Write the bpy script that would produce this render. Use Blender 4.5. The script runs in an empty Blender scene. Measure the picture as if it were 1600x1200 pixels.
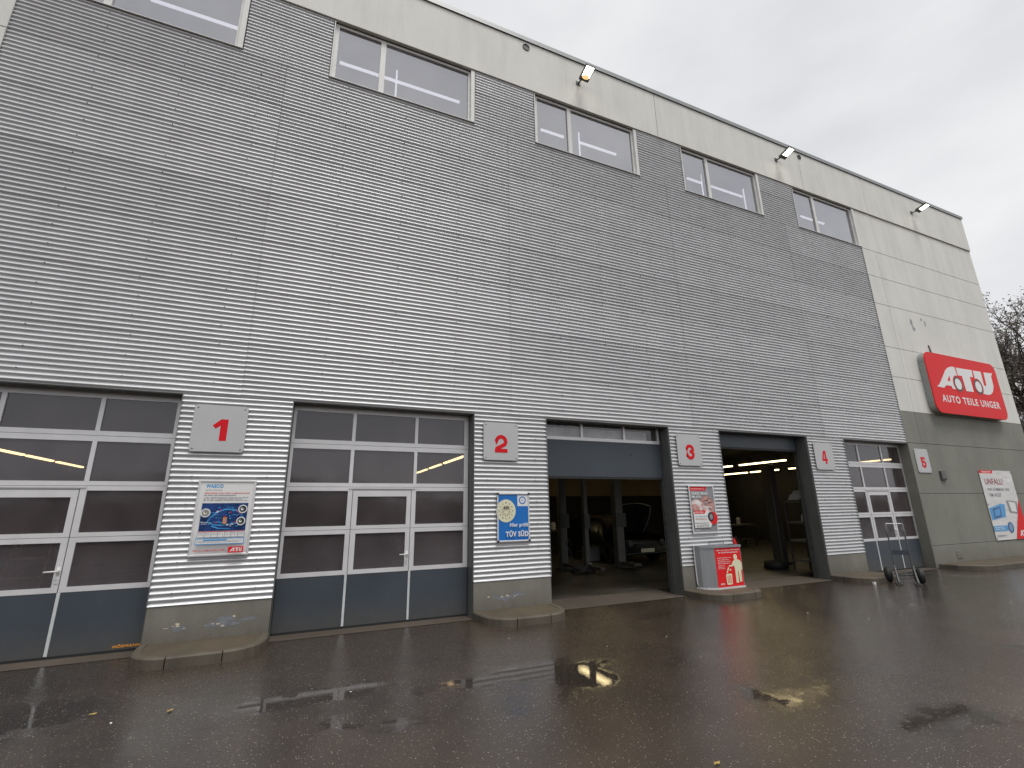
import bpy, math, random
from mathutils import Vector, Matrix
random.seed(7)
PI = math.pi
S = bpy.context.scene
COL = S.collection

# ------------------------------------------------------------------ camera
cam = bpy.data.cameras.new('camera')
camo = bpy.data.objects.new('camera', cam)
COL.objects.link(camo)
R_ = Vector((0.91841, -0.39536, -0.01470)); U_ = Vector((-0.08956, -0.24395, 0.96564)); F_ = Vector((0.38536, 0.88554, 0.25945))
M = Matrix.Identity(4)
for i in range(3):
    M[i][0] = R_[i]; M[i][1] = U_[i]; M[i][2] = -F_[i]
M.translation = Vector((0, -7.932, 1.70))
camo.matrix_world = M
cam.sensor_width = 36; cam.sensor_fit = 'HORIZONTAL'
cam.lens = 16.511
cam.clip_start = 0.05; cam.clip_end = 2000
S.camera = camo

# ------------------------------------------------------------------ world: overcast daylight
W = bpy.data.worlds.new('World'); S.world = W; W.use_nodes = True
nt = W.node_tree; N = nt.nodes; L = nt.links; N.clear()
SUN_EL, SUN_AZ = math.radians(69), math.radians(168)      # azimuth clockwise from +Y
out = N.new('ShaderNodeOutputWorld')
sky = N.new('ShaderNodeTexSky'); sky.sky_type = 'NISHITA'; sky.sun_disc = False
sky.sun_elevation = SUN_EL; sky.sun_rotation = SUN_AZ
bg1 = N.new('ShaderNodeBackground'); bg1.inputs['Strength'].default_value = 0.05
L.new(sky.outputs[0], bg1.inputs[0])
tc = N.new('ShaderNodeTexCoord')
mp = N.new('ShaderNodeMapping'); mp.inputs['Scale'].default_value = (1.2, 1.2, 3.0)
L.new(tc.outputs['Generated'], mp.inputs[0])
ns = N.new('ShaderNodeTexNoise'); ns.inputs['Scale'].default_value = 1.7; ns.inputs['Detail'].default_value = 5; ns.inputs['Roughness'].default_value = 0.5
L.new(mp.outputs[0], ns.inputs['Vector'])
cr = N.new('ShaderNodeValToRGB')
cr.color_ramp.elements[0].position = 0.3; cr.color_ramp.elements[0].color = (0.60, 0.61, 0.635, 1)
cr.color_ramp.elements[1].position = 0.68; cr.color_ramp.elements[1].color = (0.80, 0.80, 0.80, 1)
L.new(ns.outputs[0], cr.inputs[0])
bg2 = N.new('ShaderNodeBackground'); bg2.inputs['Strength'].default_value = 0.88
L.new(cr.outputs[0], bg2.inputs[0])
mx = N.new('ShaderNodeMixShader'); mx.inputs[0].default_value = 0.93
L.new(bg1.outputs[0], mx.inputs[1]); L.new(bg2.outputs[0], mx.inputs[2]); L.new(mx.outputs[0], out.inputs[0])

sun = bpy.data.lights.new('sun', 'SUN'); sun.energy = 1.5; sun.angle = math.radians(24); sun.color = (1.0, 0.975, 0.93)
suno = bpy.data.objects.new('sun', sun); COL.objects.link(suno)
sd = Vector((math.sin(SUN_AZ) * math.cos(SUN_EL), math.cos(SUN_AZ) * math.cos(SUN_EL), math.sin(SUN_EL)))
suno.rotation_euler = sd.to_track_quat('Z', 'Y').to_euler(); suno.location = (0, -20, 30)

S.view_settings.view_transform = 'Standard'; S.view_settings.look = 'None'
S.view_settings.exposure = 0.47; S.view_settings.gamma = 1.0
S.view_settings.use_curve_mapping = False
S.render.engine = 'CYCLES'
S.cycles.max_bounces = 8; S.cycles.transparent_max_bounces = 12; S.cycles.glossy_bounces = 4; S.cycles.diffuse_bounces = 3
S.cycles.caustics_reflective = False; S.cycles.caustics_refractive = False
S.cycles.sample_clamp_indirect = 3.0
S.render.resolution_x = 1024; S.render.resolution_y = 768

# ------------------------------------------------------------------ materials
def new_mat(name):
    m = bpy.data.materials.new(name); m.use_nodes = True
    return m, m.node_tree.nodes, m.node_tree.links, m.node_tree.nodes['Principled BSDF']

def noise(N, L, scale, detail=4, stretch=(1, 1, 1), rough=0.55, kind='Object'):
    t = N.new('ShaderNodeTexCoord'); p = N.new('ShaderNodeMapping'); p.inputs['Scale'].default_value = stretch
    n = N.new('ShaderNodeTexNoise'); n.inputs['Scale'].default_value = scale; n.inputs['Detail'].default_value = detail
    n.inputs['Roughness'].default_value = rough
    L.new(t.outputs[kind], p.inputs[0]); L.new(p.outputs[0], n.inputs['Vector'])
    return n

def ramp(N, L, src, stops):
    r = N.new('ShaderNodeValToRGB'); e = r.color_ramp.elements
    while len(e) < len(stops): e.new(0.5)
    for k, (p, c) in enumerate(stops):
        e[k].position = p; e[k].color = (*c, 1) if len(c) == 3 else c
    L.new(src, r.inputs[0]); return r

def mul(N, L, a, b, fac=1.0, mode='MULTIPLY'):
    m = N.new('ShaderNodeMix'); m.data_type = 'RGBA'; m.blend_type = mode
    m.inputs[0].default_value = fac
    for s, v in ((m.inputs[6], a), (m.inputs[7], b)):
        if isinstance(v, tuple): s.default_value = (*v, 1)
        else: L.new(v, s)
    return m

def mat(name, col, rough=0.6, metal=0.0, var=0.12, scale=6, stretch=(1, 1, 1), bump=0.0, bscale=60, rvar=0.08, spec=0.5):
    m, N, L, b = new_mat(name)
    b.inputs['Metallic'].default_value = metal; b.inputs['Specular IOR Level'].default_value = spec
    n = noise(N, L, scale, 5, stretch)
    lo = tuple(c * (1 - var) for c in col); hi = tuple(min(1, c * (1 + var)) for c in col)
    r = ramp(N, L, n.outputs[0], [(0.3, lo), (0.7, hi)])
    L.new(r.outputs[0], b.inputs['Base Color'])
    mr = N.new('ShaderNodeMapRange'); mr.inputs['To Min'].default_value = max(0.02, rough - rvar); mr.inputs['To Max'].default_value = min(1, rough + rvar)
    L.new(n.outputs[0], mr.inputs[0]); L.new(mr.outputs[0], b.inputs['Roughness'])
    if bump:
        n2 = noise(N, L, bscale, 6, stretch)
        bp = N.new('ShaderNodeBump'); bp.inputs['Strength'].default_value = bump; bp.inputs['Distance'].default_value = 0.01
        L.new(n2.outputs[0], bp.inputs['Height']); L.new(bp.outputs[0], b.inputs['Normal'])
    return m

def emis(name, col, strength):
    m, N, L, b = new_mat(name)
    b.inputs['Base Color'].default_value = (*col, 1)
    b.inputs['Emission Color'].default_value = (*col, 1); b.inputs['Emission Strength'].default_value = strength
    return m

def concrete(name, col, streak=0.25, blotch=0.18, bump=0.15):
    m, N, L, b = new_mat(name)
    big = noise(N, L, 0.9, 6, (1, 1, 0.7), 0.6)
    r1 = ramp(N, L, big.outputs[0], [(0.3, (1 - blotch,) * 3), (0.72, (1 + blotch * .35,) * 3)])
    st = noise(N, L, 2.6, 5, (1.2, 1, 0.12), 0.65)
    r2 = ramp(N, L, st.outputs[0], [(0.38, (1 - streak, 1 - streak * 1.02, 1 - streak * 1.1)), (0.56, (1, 1, 1))])
    fi = noise(N, L, 90, 4)
    r3 = ramp(N, L, fi.outputs[0], [(0.25, (0.9,) * 3), (0.7, (1.05,) * 3)])
    a = mul(N, L, col, r1.outputs[0]); a = mul(N, L, a.outputs[2], r2.outputs[0]); a = mul(N, L, a.outputs[2], r3.outputs[0])
    L.new(a.outputs[2], b.inputs['Base Color'])
    b.inputs['Roughness'].default_value = 0.72
    bp = N.new('ShaderNodeBump'); bp.inputs['Strength'].default_value = bump; bp.inputs['Distance'].default_value = 0.01
    L.new(fi.outputs[0], bp.inputs['Height']); L.new(bp.outputs[0], b.inputs['Normal'])
    return m

def glass(name, tint, base_fac, wob=0.02, wscale=1.3, rough=0.03, film=0.1, fcol=(.25, .22, .22)):
    m = bpy.data.materials.new(name); m.use_nodes = True
    N = m.node_tree.nodes; L = m.node_tree.links; N.clear()
    o = N.new('ShaderNodeOutputMaterial'); mx = N.new('ShaderNodeMixShader')
    t = N.new('ShaderNodeBsdfTransparent'); t.inputs[0].default_value = (*tint, 1)
    g = N.new('ShaderNodeBsdfGlossy'); g.inputs['Roughness'].default_value = rough; g.inputs[0].default_value = (0.95, 0.95, 1, 1)
    f = N.new('ShaderNodeFresnel'); f.inputs[0].default_value = 1.45
    ad = N.new('ShaderNodeMath'); ad.operation = 'MULTIPLY_ADD'; ad.inputs[1].default_value = 1.1; ad.inputs[2].default_value = base_fac; ad.use_clamp = True
    L.new(f.outputs[0], ad.inputs[0]); L.new(ad.outputs[0], mx.inputs[0])
    n = noise(N, L, wscale, 1.5, (1, 1, 1.6))
    bp = N.new('ShaderNodeBump'); bp.inputs['Strength'].default_value = wob * 10; bp.inputs['Distance'].default_value = 0.03
    L.new(n.outputs[0], bp.inputs['Height']); L.new(bp.outputs[0], g.inputs['Normal'])
    df = N.new('ShaderNodeBsdfDiffuse'); df.inputs[0].default_value = (*fcol, 1)
    m2 = N.new('ShaderNodeMixShader'); n3 = noise(N, L, 2.2, 4, (1, 1, .7))
    r3 = N.new('ShaderNodeMapRange'); r3.inputs['To Min'].default_value = film * .3; r3.inputs['To Max'].default_value = film * 1.7
    L.new(n3.outputs[0], r3.inputs[0]); L.new(r3.outputs[0], m2.inputs[0])
    L.new(t.outputs[0], m2.inputs[1]); L.new(df.outputs[0], m2.inputs[2])
    L.new(m2.outputs[0], mx.inputs[1]); L.new(g.outputs[0], mx.inputs[2]); L.new(mx.outputs[0], o.inputs[0])
    return m

def asphalt():
    m, N, L, b = new_mat('wet_asphalt')
    big = noise(N, L, 0.55, 7, (1, 1, 1), 0.6, 'Object')
    wet = noise(N, L, 0.42, 9, (0.75, 1.25, 1), 0.62, 'Object')
    # shallow dips where the water stands: soft ellipses with a noisy edge, on top of the general unevenness
    g0 = N.new('ShaderNodeNewGeometry'); wob = noise(N, L, 1.9, 6, (1, 1, 1), 0.65)
    cen = N.new('ShaderNodeVectorMath'); cen.operation = 'SUBTRACT'; L.new(wob.outputs['Color'], cen.inputs[0]); cen.inputs[1].default_value = (.5, .5, .5)
    sc0 = N.new('ShaderNodeVectorMath'); sc0.operation = 'SCALE'; L.new(cen.outputs[0], sc0.inputs[0]); sc0.inputs['Scale'].default_value = 1.3
    pos = N.new('ShaderNodeVectorMath'); pos.operation = 'ADD'; L.new(g0.outputs['Position'], pos.inputs[0]); L.new(sc0.outputs[0], pos.inputs[1])
    prev = None
    for cx, cy, rx, ry in ((4.35, -4.45, .50, .42), (0.35, -2.45, .75, .22), (2.75, -2.9, .55, .50), (1.9, -2.7, .6, .25), (4.9, -5.2, .7, .35), (-2.1, -1.9, .6, .5),
                           (0.7, -3.4, .5, .2), (8.2, -4.9, .9, .35)):
        a1 = N.new('ShaderNodeVectorMath'); a1.operation = 'SUBTRACT'; L.new(pos.outputs[0], a1.inputs[0]); a1.inputs[1].default_value = (cx, cy, 0)
        a2 = N.new('ShaderNodeVectorMath'); a2.operation = 'MULTIPLY'; L.new(a1.outputs[0], a2.inputs[0]); a2.inputs[1].default_value = (1 / rx, 1 / ry, 0)
        a3 = N.new('ShaderNodeVectorMath'); a3.operation = 'LENGTH'; L.new(a2.outputs[0], a3.inputs[0])
        if prev is None: prev = a3.outputs['Value']
        else:
            mi = N.new('ShaderNodeMath'); mi.operation = 'MINIMUM'; L.new(prev, mi.inputs[0]); L.new(a3.outputs['Value'], mi.inputs[1]); prev = mi.outputs[0]
    pm = N.new('ShaderNodeMapRange'); pm.inputs['From Min'].default_value = 0.55; pm.inputs['From Max'].default_value = 1.35
    pm.inputs['To Min'].default_value = 0.24; pm.inputs['To Max'].default_value = 0.0; L.new(prev, pm.inputs[0])
    wsub = N.new('ShaderNodeMath'); wsub.operation = 'SUBTRACT'; L.new(wet.outputs[0], wsub.inputs[0]); L.new(pm.outputs[0], wsub.inputs[1])
    class _O:
        outputs = [wsub.outputs[0]]
    wet = _O
    grain = noise(N, L, 240, 3)
    c1 = ramp(N, L, big.outputs[0], [(0.3, (0.022, 0.014, 0.009)), (0.7, (0.060, 0.043, 0.029))])
    c2 = ramp(N, L, grain.outputs[0], [(0.3, (0.6,) * 3), (0.72, (1.45,) * 3)])
    a = mul(N, L, c1.outputs[0], c2.outputs[0])
    dk = ramp(N, L, wet.outputs[0], [(0.28, (0.62, 0.58, 0.54)), (0.50, (1.10, 1.08, 1.06))])
    a = mul(N, L, a.outputs[2], dk.outputs[0])
    # pale specks: aggregate grains with their wet glints put into the colour
    t = N.new('ShaderNodeTexCoord')
    v = N.new('ShaderNodeTexVoronoi'); v.inputs['Scale'].default_value = 50; L.new(t.outputs['Object'], v.inputs['Vector'])
    near = N.new('ShaderNodeMath'); near.operation = 'LESS_THAN'; near.inputs[1].default_value = 0.22; L.new(v.outputs['Distance'], near.inputs[0])
    sep = N.new('ShaderNodeSeparateColor'); L.new(v.outputs['Color'], sep.inputs[0])
    few = N.new('ShaderNodeMath'); few.operation = 'GREATER_THAN'; few.inputs[1].default_value = 0.45; L.new(sep.outputs[0], few.inputs[0])
    grain_glint = N.new('ShaderNodeMath'); grain_glint.operation = 'MULTIPLY'; L.new(near.outputs[0], grain_glint.inputs[0]); L.new(few.outputs[0], grain_glint.inputs[1])
    cm = N.new('ShaderNodeMix'); cm.data_type = 'RGBA'; L.new(grain_glint.outputs[0], cm.inputs[0]); L.new(a.outputs[2], cm.inputs[6]); cc = ramp(N, L, sep.outputs[1], [(0.0, (0.09, 0.08, 0.065)), (0.6, (0.22, 0.19, 0.155)), (0.95, (0.60, 0.53, 0.43))]); L.new(cc.outputs[0], cm.inputs[7])
    L.new(cm.outputs[2], b.inputs['Base Color'])
    b.inputs['Roughness'].default_value = 0.42; b.inputs['Specular IOR Level'].default_value = 0.3
    v2 = N.new('ShaderNodeTexVoronoi'); v2.inputs['Scale'].default_value = 110; L.new(t.outputs['Object'], v2.inputs['Vector'])
    bp = N.new('ShaderNodeBump'); bp.inputs['Strength'].default_value = 1.0; bp.inputs['Distance'].default_value = 0.008
    L.new(v2.outputs['Distance'], bp.inputs['Height']); L.new(bp.outputs[0], b.inputs['Normal'])
    # water film: a clear coat, smooth in the puddles and thin over the grain elsewhere
    b.inputs['Coat Weight'].default_value = 1.0; b.inputs['Coat IOR'].default_value = 1.5
    w = N.new('ShaderNodeMapRange'); w.inputs['From Min'].default_value = 0.30; w.inputs['From Max'].default_value = 0.50
    w.inputs['To Min'].default_value = 0.012; w.inputs['To Max'].default_value = 0.085
    L.new(wet.outputs[0], w.inputs[0]); L.new(w.outputs[0], b.inputs['Coat Roughness'])
    w2 = N.new('ShaderNodeMapRange'); w2.inputs['From Min'].default_value = 0.30; w2.inputs['From Max'].default_value = 0.48
    w2.inputs['To Min'].default_value = 0.01; w2.inputs['To Max'].default_value = 0.31
    L.new(wet.outputs[0], w2.inputs[0])
    bc = N.new('ShaderNodeBump'); bc.inputs['Distance'].default_value = 0.004
    L.new(w2.outputs[0], bc.inputs['Strength']); L.new(v2.outputs['Distance'], bc.inputs['Height'])
    L.new(bc.outputs[0], b.inputs['Coat Normal'])
    return m

MT = {}
MT['clad'] = mat('corrugated_aluminium', (0.63, 0.635, 0.65), 0.47, 0.52, 0.07, 2.5, (0.6, 1, 3), 0.04, 30)
m_ = MT['clad']; N_ = m_.node_tree.nodes; L_ = m_.node_tree.links; b_ = N_['Principled BSDF']
oi = N_.new('ShaderNodeObjectInfo'); mr_ = N_.new('ShaderNodeMapRange'); mr_.inputs['To Min'].default_value = 0.93; mr_.inputs['To Max'].default_value = 1.05
L_.new(oi.outputs['Random'], mr_.inputs[0]); src_ = b_.inputs['Base Color'].links[0].from_socket
sk_ = noise(N_, L_, 4.0, 5, (1.0, 1, 0.07), 0.6); rk_ = ramp(N_, L_, sk_.outputs[0], [(0.34, (0.955, 0.955, 0.95)), (0.52, (1, 1, 1))])
vm_ = N_.new('ShaderNodeVectorMath'); vm_.operation = 'SCALE'; L_.new(rk_.outputs[0], vm_.inputs[0]); L_.new(mr_.outputs[0], vm_.inputs['Scale'])
fm_ = mul(N_, L_, src_, vm_.outputs[0]); L_.new(fm_.outputs[2], b_.inputs['Base Color'])
MT['conc'] = concrete('light_concrete', (0.77, 0.76, 0.715), 0.07, 0.07)
MT['dark'] = concrete('painted_green_grey_concrete', (0.25, 0.25, 0.215), 0.05, 0.20)
MT['plinth'] = concrete('plinth_concrete', (0.235, 0.225, 0.195), 0.07, 0.3, 0.3)
MT['jamb'] = mat('jamb_sheet', (0.13, 0.135, 0.13), 0.5, 0.2, 0.15, 3, (1, 1, .4))
MT['black'] = mat('black_backing', (0.02, 0.02, 0.02), 0.8)
MT['coping'] = mat('coping_metal', (0.30, 0.31, 0.31), 0.45, 0.4, 0.08, 3)
MT['frame'] = mat('anodised_frame', (0.74, 0.73, 0.745), 0.38, 0.25, 0.05, 4)
MT['white'] = mat('white_frame', (0.72, 0.72, 0.70), 0.45, 0.0, 0.05, 4)
MT['slate'] = mat('slate_grey_panel', (0.050, 0.062, 0.078), 0.42, 0.0, 0.12, 1.2, (1, 1, 1), 0.05, 20)
MT['strip'] = mat('pale_strip', (0.60, 0.63, 0.64), 0.5, 0.0, 0.1, 8)
MT['rubber'] = mat('black_rubber', (0.018, 0.018, 0.018), 0.6)
MT['pane'] = glass('brown_acrylic_pane', (0.42, 0.35, 0.33), 0.04, 0.008, 1.6, 0.10, 0.18, (.34, .28, .29))
MT['clearpane'] = glass('clear_acrylic_pane', (0.85, 0.84, 0.84), 0.04, 0.006, 1.6, 0.05, 0.1, (.4, .4, .4))
MT['upglass'] = glass('reflective_window_glass', (0.34, 0.34, 0.36), 0.31, 0.002, 1.2, 0.04, 0.22, (.5, .5, .52))
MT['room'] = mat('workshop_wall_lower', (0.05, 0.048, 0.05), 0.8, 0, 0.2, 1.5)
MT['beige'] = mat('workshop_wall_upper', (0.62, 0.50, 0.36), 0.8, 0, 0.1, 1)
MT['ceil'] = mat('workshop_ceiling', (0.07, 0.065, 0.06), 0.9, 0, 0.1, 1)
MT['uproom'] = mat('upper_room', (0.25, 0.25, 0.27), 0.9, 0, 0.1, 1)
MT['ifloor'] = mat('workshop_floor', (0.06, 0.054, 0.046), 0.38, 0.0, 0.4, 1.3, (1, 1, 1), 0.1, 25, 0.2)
MT['sill'] = concrete('threshold_concrete', (0.088, 0.070, 0.054), 0.1, 0.35, 0.3)
MT['tube'] = emis('warm_fluorescent_tube', (1.0, 0.80, 0.42), 4.2)
MT['tubew'] = emis('white_fluorescent_tube', (0.93, 0.92, 1.0), 1.6)
MT['flood'] = emis('floodlight_glow', (1.0, 0.93, 0.80), 6.0)
MT['orangeglow'] = emis('warm_reflector_glow', (0.85, 0.58, 0.25), 0.7)
MT['red'] = mat('red_paint', (0.78, 0.022, 0.026), 0.5, 0, 0.04, 3, spec=0.2)
MT['redd'] = mat('digit_red', (0.70, 0.012, 0.02), 0.5, 0, 0.04, 3, spec=0.2)
MT['plate'] = mat('grey_plate', (0.54, 0.54, 0.55), 0.42, 0.15, 0.04, 2)
MT['box'] = mat('galvanised_box', (0.34, 0.35, 0.37), 0.38, 0.5, 0.12, 2, (1, 1, .4))
MT['signside'] = mat('sign_side', (0.30, 0.32, 0.31), 0.45, 0.3, 0.08, 3)
MT['pw'] = mat('print_white', (0.80, 0.80, 0.79), 0.35, 0, 0.02, 3)
MT['redk'] = mat('print_dark_red', (0.30, 0.04, 0.05), 0.5)
MT['cream'] = mat('print_cream', (0.80, 0.78, 0.55), 0.4, 0, 0.03, 8)
MT['blue'] = mat('print_blue', (0.012, 0.17, 0.56), 0.35, 0, 0.04, 4)
MT['navy'] = mat('print_navy', (0.012, 0.05, 0.20), 0.3, 0, 0.5, 14)
MT['cyan'] = mat('print_light_blue', (0.06, 0.33, 0.68), 0.35, 0, 0.15, 20)
MT['ink'] = mat('print_black', (0.025, 0.025, 0.03), 0.4, 0, 0.1, 3)
MT['grey'] = mat('print_grey', (0.28, 0.28, 0.30), 0.4, 0, 0.2, 12)
MT['skin'] = mat('print_rose', (0.55, 0.30, 0.27), 0.4, 0, 0.35, 9)
MT['pinkw'] = mat('print_pale_rose', (0.78, 0.62, 0.60), 0.4, 0, 0.15, 9)
MT['orange'] = mat('print_orange', (0.80, 0.33, 0.05), 0.4, 0, 0.05, 9)
MT['curb'] = concrete('kerb_concrete', (0.118, 0.099, 0.074), 0.25, 0.3, 0.35)
MT['fill'] = concrete('kerb_fill', (0.10, 0.078, 0.052), 0.1, 0.3, 0.3)
MT['steel'] = mat('worn_steel', (0.10, 0.105, 0.105), 0.5, 0.5, 0.25, 12)
MT['lamp'] = mat('lamp_housing', (0.10, 0.10, 0.095), 0.5, 0.4)
MT['bark'] = mat('bark', (0.075, 0.062, 0.052), 0.9, 0, 0.3, 4)
MT['bud'] = mat('pale_buds', (0.20, 0.175, 0.15), 0.9, 0, 0.4, 2)
MT['leaf'] = mat('yellow_leaf', (0.42, 0.28, 0.08), 0.6, 0, 0.2, 30)
MT['carp'] = mat('black_car_paint', (0.012, 0.016, 0.016), 0.12, 0.2, 0.1, 2)
MT['post'] = mat('lift_post_grey', (0.16, 0.16, 0.15), 0.5, 0.2, 0.12, 3)
MT['scuff'] = mat('blue_scuff', (0.19, 0.20, 0.22), 0.7, 0, 0.2, 10)
MT['peel'] = mat('bare_peeled_patch', (0.60, 0.52, 0.38), 0.8, 0, 0.15, 30)
def splash(m, top, col, amt):
    N, L = m.node_tree.nodes, m.node_tree.links; b = N['Principled BSDF']
    t = N.new('ShaderNodeTexCoord'); sx = N.new('ShaderNodeSeparateXYZ'); L.new(t.outputs['Object'], sx.inputs[0])
    r = N.new('ShaderNodeMapRange'); r.inputs['From Min'].default_value = top; r.inputs['From Max'].default_value = 0.02; L.new(sx.outputs[2], r.inputs[0])
    n = noise(N, L, 7, 6, (1, 1, .6), 0.7); q = N.new('ShaderNodeMath'); q.operation = 'MULTIPLY'; L.new(r.outputs[0], q.inputs[0]); L.new(n.outputs[0], q.inputs[1])
    q2 = N.new('ShaderNodeMath'); q2.operation = 'MULTIPLY'; q2.inputs[1].default_value = amt; q2.use_clamp = True; L.new(q.outputs[0], q2.inputs[0])
    mm = N.new('ShaderNodeMix'); mm.data_type = 'RGBA'; L.new(q2.outputs[0], mm.inputs[0]); L.new(b.inputs['Base Color'].links[0].from_socket, mm.inputs[6]); mm.inputs[7].default_value = (*col, 1)
    L.new(mm.outputs[2], b.inputs['Base Color'])
splash(MT['slate'], 0.45, (0.11, 0.095, 0.075), 0.9)
splash(MT['plinth'], 0.40, (0.085, 0.07, 0.05), 1.2)
splash(MT['dark'], 0.55, (0.10, 0.085, 0.065), 1.0)
MT['asphalt'] = asphalt()
MT['house'] = concrete('pale_render', (0.62, 0.60, 0.56), 0.08, 0.08)

# ------------------------------------------------------------------ mesh helpers
class MB:
    def __init__(self): self.v = []; self.f = []; self.m = []
    def add(self, vs, fs, mi=0):
        n = len(self.v); self.v += [tuple(p) for p in vs]
        self.f += [tuple(i + n for i in f) for f in fs]; self.m += [mi] * len(fs); return self
    def box(self, x0, x1, y0, y1, z0, z1, mi=0):
        return self.add([(x0, y0, z0), (x1, y0, z0), (x1, y1, z0), (x0, y1, z0), (x0, y0, z1), (x1, y0, z1), (x1, y1, z1), (x0, y1, z1)],
                        [(0, 3, 2, 1), (4, 5, 6, 7), (0, 1, 5, 4), (1, 2, 6, 5), (2, 3, 7, 6), (3, 0, 4, 7)], mi)
    def bbox(self, x0, x1, y0, y1, z0, z1, b=0.01, mi=0):      # box whose front (-y) edges are chamfered
        vs = [(x0, y1, z0), (x1, y1, z0), (x1, y1, z1), (x0, y1, z1),
              (x0, y0 + b, z0), (x1, y0 + b, z0), (x1, y0 + b, z1), (x0, y0 + b, z1),
              (x0 + b, y0, z0 + b), (x1 - b, y0, z0 + b), (x1 - b, y0, z1 - b), (x0 + b, y0, z1 - b)]
        fs = [(3, 2, 1, 0), (0, 1, 5, 4), (1, 2, 6, 5), (2, 3, 7, 6), (3, 0, 4, 7), (4, 5, 9, 8), (5, 6, 10, 9), (6, 7, 11, 10), (7, 4, 8, 11), (8, 9, 10, 11)]
        return self.add(vs, fs, mi)
    def tube(self, pts, r, seg=6, mi=0, caps=True):
        pts = [Vector(p) for p in pts]; rs = r if isinstance(r, (list, tuple)) else [r] * len(pts)
        n0 = len(self.v); up = Vector((0, 0, 1))
        for i, p in enumerate(pts):
            d = (pts[min(i + 1, len(pts) - 1)] - pts[max(i - 1, 0)]).normalized()
            a = d.cross(up if abs(d.z) < 0.9 else Vector((1, 0, 0))).normalized(); b = d.cross(a)
            for k in range(seg):
                t = 2 * PI * k / seg
                self.v.append(tuple(p + (a * math.cos(t) + b * math.sin(t)) * rs[i]))
        for i in range(len(pts) - 1):
            for k in range(seg):
                A = n0 + i * seg + k; B = n0 + i * seg + (k + 1) % seg
                self.f.append((A, B, B + seg, A + seg)); self.m.append(mi)
        if caps:
            self.f.append(tuple(n0 + k for k in range(seg))[::-1]); self.m.append(mi)
            e = n0 + (len(pts) - 1) * seg
            self.f.append(tuple(e + k for k in range(seg))); self.m.append(mi)
        return self
    def prism(self, poly, y0, y1, mi=0):                        # polygon in xz, extruded along y
        n = len(poly)
        vs = [(x, y0, z) for x, z in poly] + [(x, y1, z) for x, z in poly]
        fs = [tuple(range(n)), tuple(range(2 * n - 1, n - 1, -1))] + [(i, i + n, (i + 1) % n + n, (i + 1) % n) for i in range(n)]
        return self.add(vs, fs, mi)
    def zprism(self, poly, z0, z1, mi=0):                       # polygon in xy, extruded along z
        n = len(poly)
        vs = [(x, y, z0) for x, y in poly] + [(x, y, z1) for x, y in poly]
        fs = [tuple(range(n - 1, -1, -1)), tuple(range(n, 2 * n))] + [(i, (i + 1) % n, (i + 1) % n + n, i + n) for i in range(n)]
        return self.add(vs, fs, mi)
    def each(self, name, mats, parent=None, label=None, per=8):
        # every box of this builder becomes an object of its own
        fper = {8: 6, 12: 10}[per]
        for k in range(len(self.v) // per):
            q = MB(); q.v = self.v[k * per:(k + 1) * per]
            q.f = [tuple(i - k * per for i in f) for f in self.f[k * fper:(k + 1) * fper]]; q.m = [0] * fper
            o = q.build(name, mats, parent, label=label)
        return o
    def lathe(self, prof, c, axis, seg=20, mi=0):               # profile (r, t) round an axis
        axis = Vector(axis).normalized(); c = Vector(c)
        a = axis.cross(Vector((0, 0, 1)) if abs(axis.z) < 0.9 else Vector((1, 0, 0))).normalized(); b = axis.cross(a)
        n0 = len(self.v)
        for r, t in prof:
            for k in range(seg):
                q = 2 * PI * k / seg
                self.v.append(tuple(c + axis * t + (a * math.cos(q) + b * math.sin(q)) * r))
        for i in range(len(prof) - 1):
            for k in range(seg):
                A = n0 + i * seg + k; B = n0 + i * seg + (k + 1) % seg
                self.f.append((A, B, B + seg, A + seg)); self.m.append(mi)
        return self
    def build(self, name, mats, parent=None, smooth=False, kind=None, label=None):
        me = bpy.data.meshes.new(name); me.from_pydata(self.v, [], self.f); me.update()
        if not isinstance(mats, (list, tuple)): mats = [mats]
        for q in mats: me.materials.append(q)
        me.polygons.foreach_set('material_index', self.m)
        if smooth: me.polygons.foreach_set('use_smooth', [True] * len(me.polygons))
        o = bpy.data.objects.new(name, me); COL.objects.link(o)
        if parent: o.parent = parent
        if kind: o['kind'] = kind
        if label: o['label'] = label
        return o

def thing(name, label, cat, loc=(0, 0, 0), rz=0, group=None):
    o = bpy.data.objects.new(name, None); COL.objects.link(o); o.location = loc; o.rotation_euler = (0, 0, rz)
    o.empty_display_size = 0.2
    o['label'] = label; o['category'] = cat
    if group: o['group'] = group
    return o
def tag(o, label, cat, group=None):
    o['label'] = label; o['category'] = cat
    if group: o['group'] = group
    return o
def copy_thing(root, loc, label):
    r = root.copy(); COL.objects.link(r); r.location = loc; r['label'] = label
    for ch in list(root.children):
        c = ch.copy(); COL.objects.link(c); c.parent = r
        for g in list(ch.children):
            d = g.copy(); COL.objects.link(d); d.parent = c
    return r
def piece(src, parent, loc):
    c = src.copy(); COL.objects.link(c); c.parent = parent; c.location = loc
    return c

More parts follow.
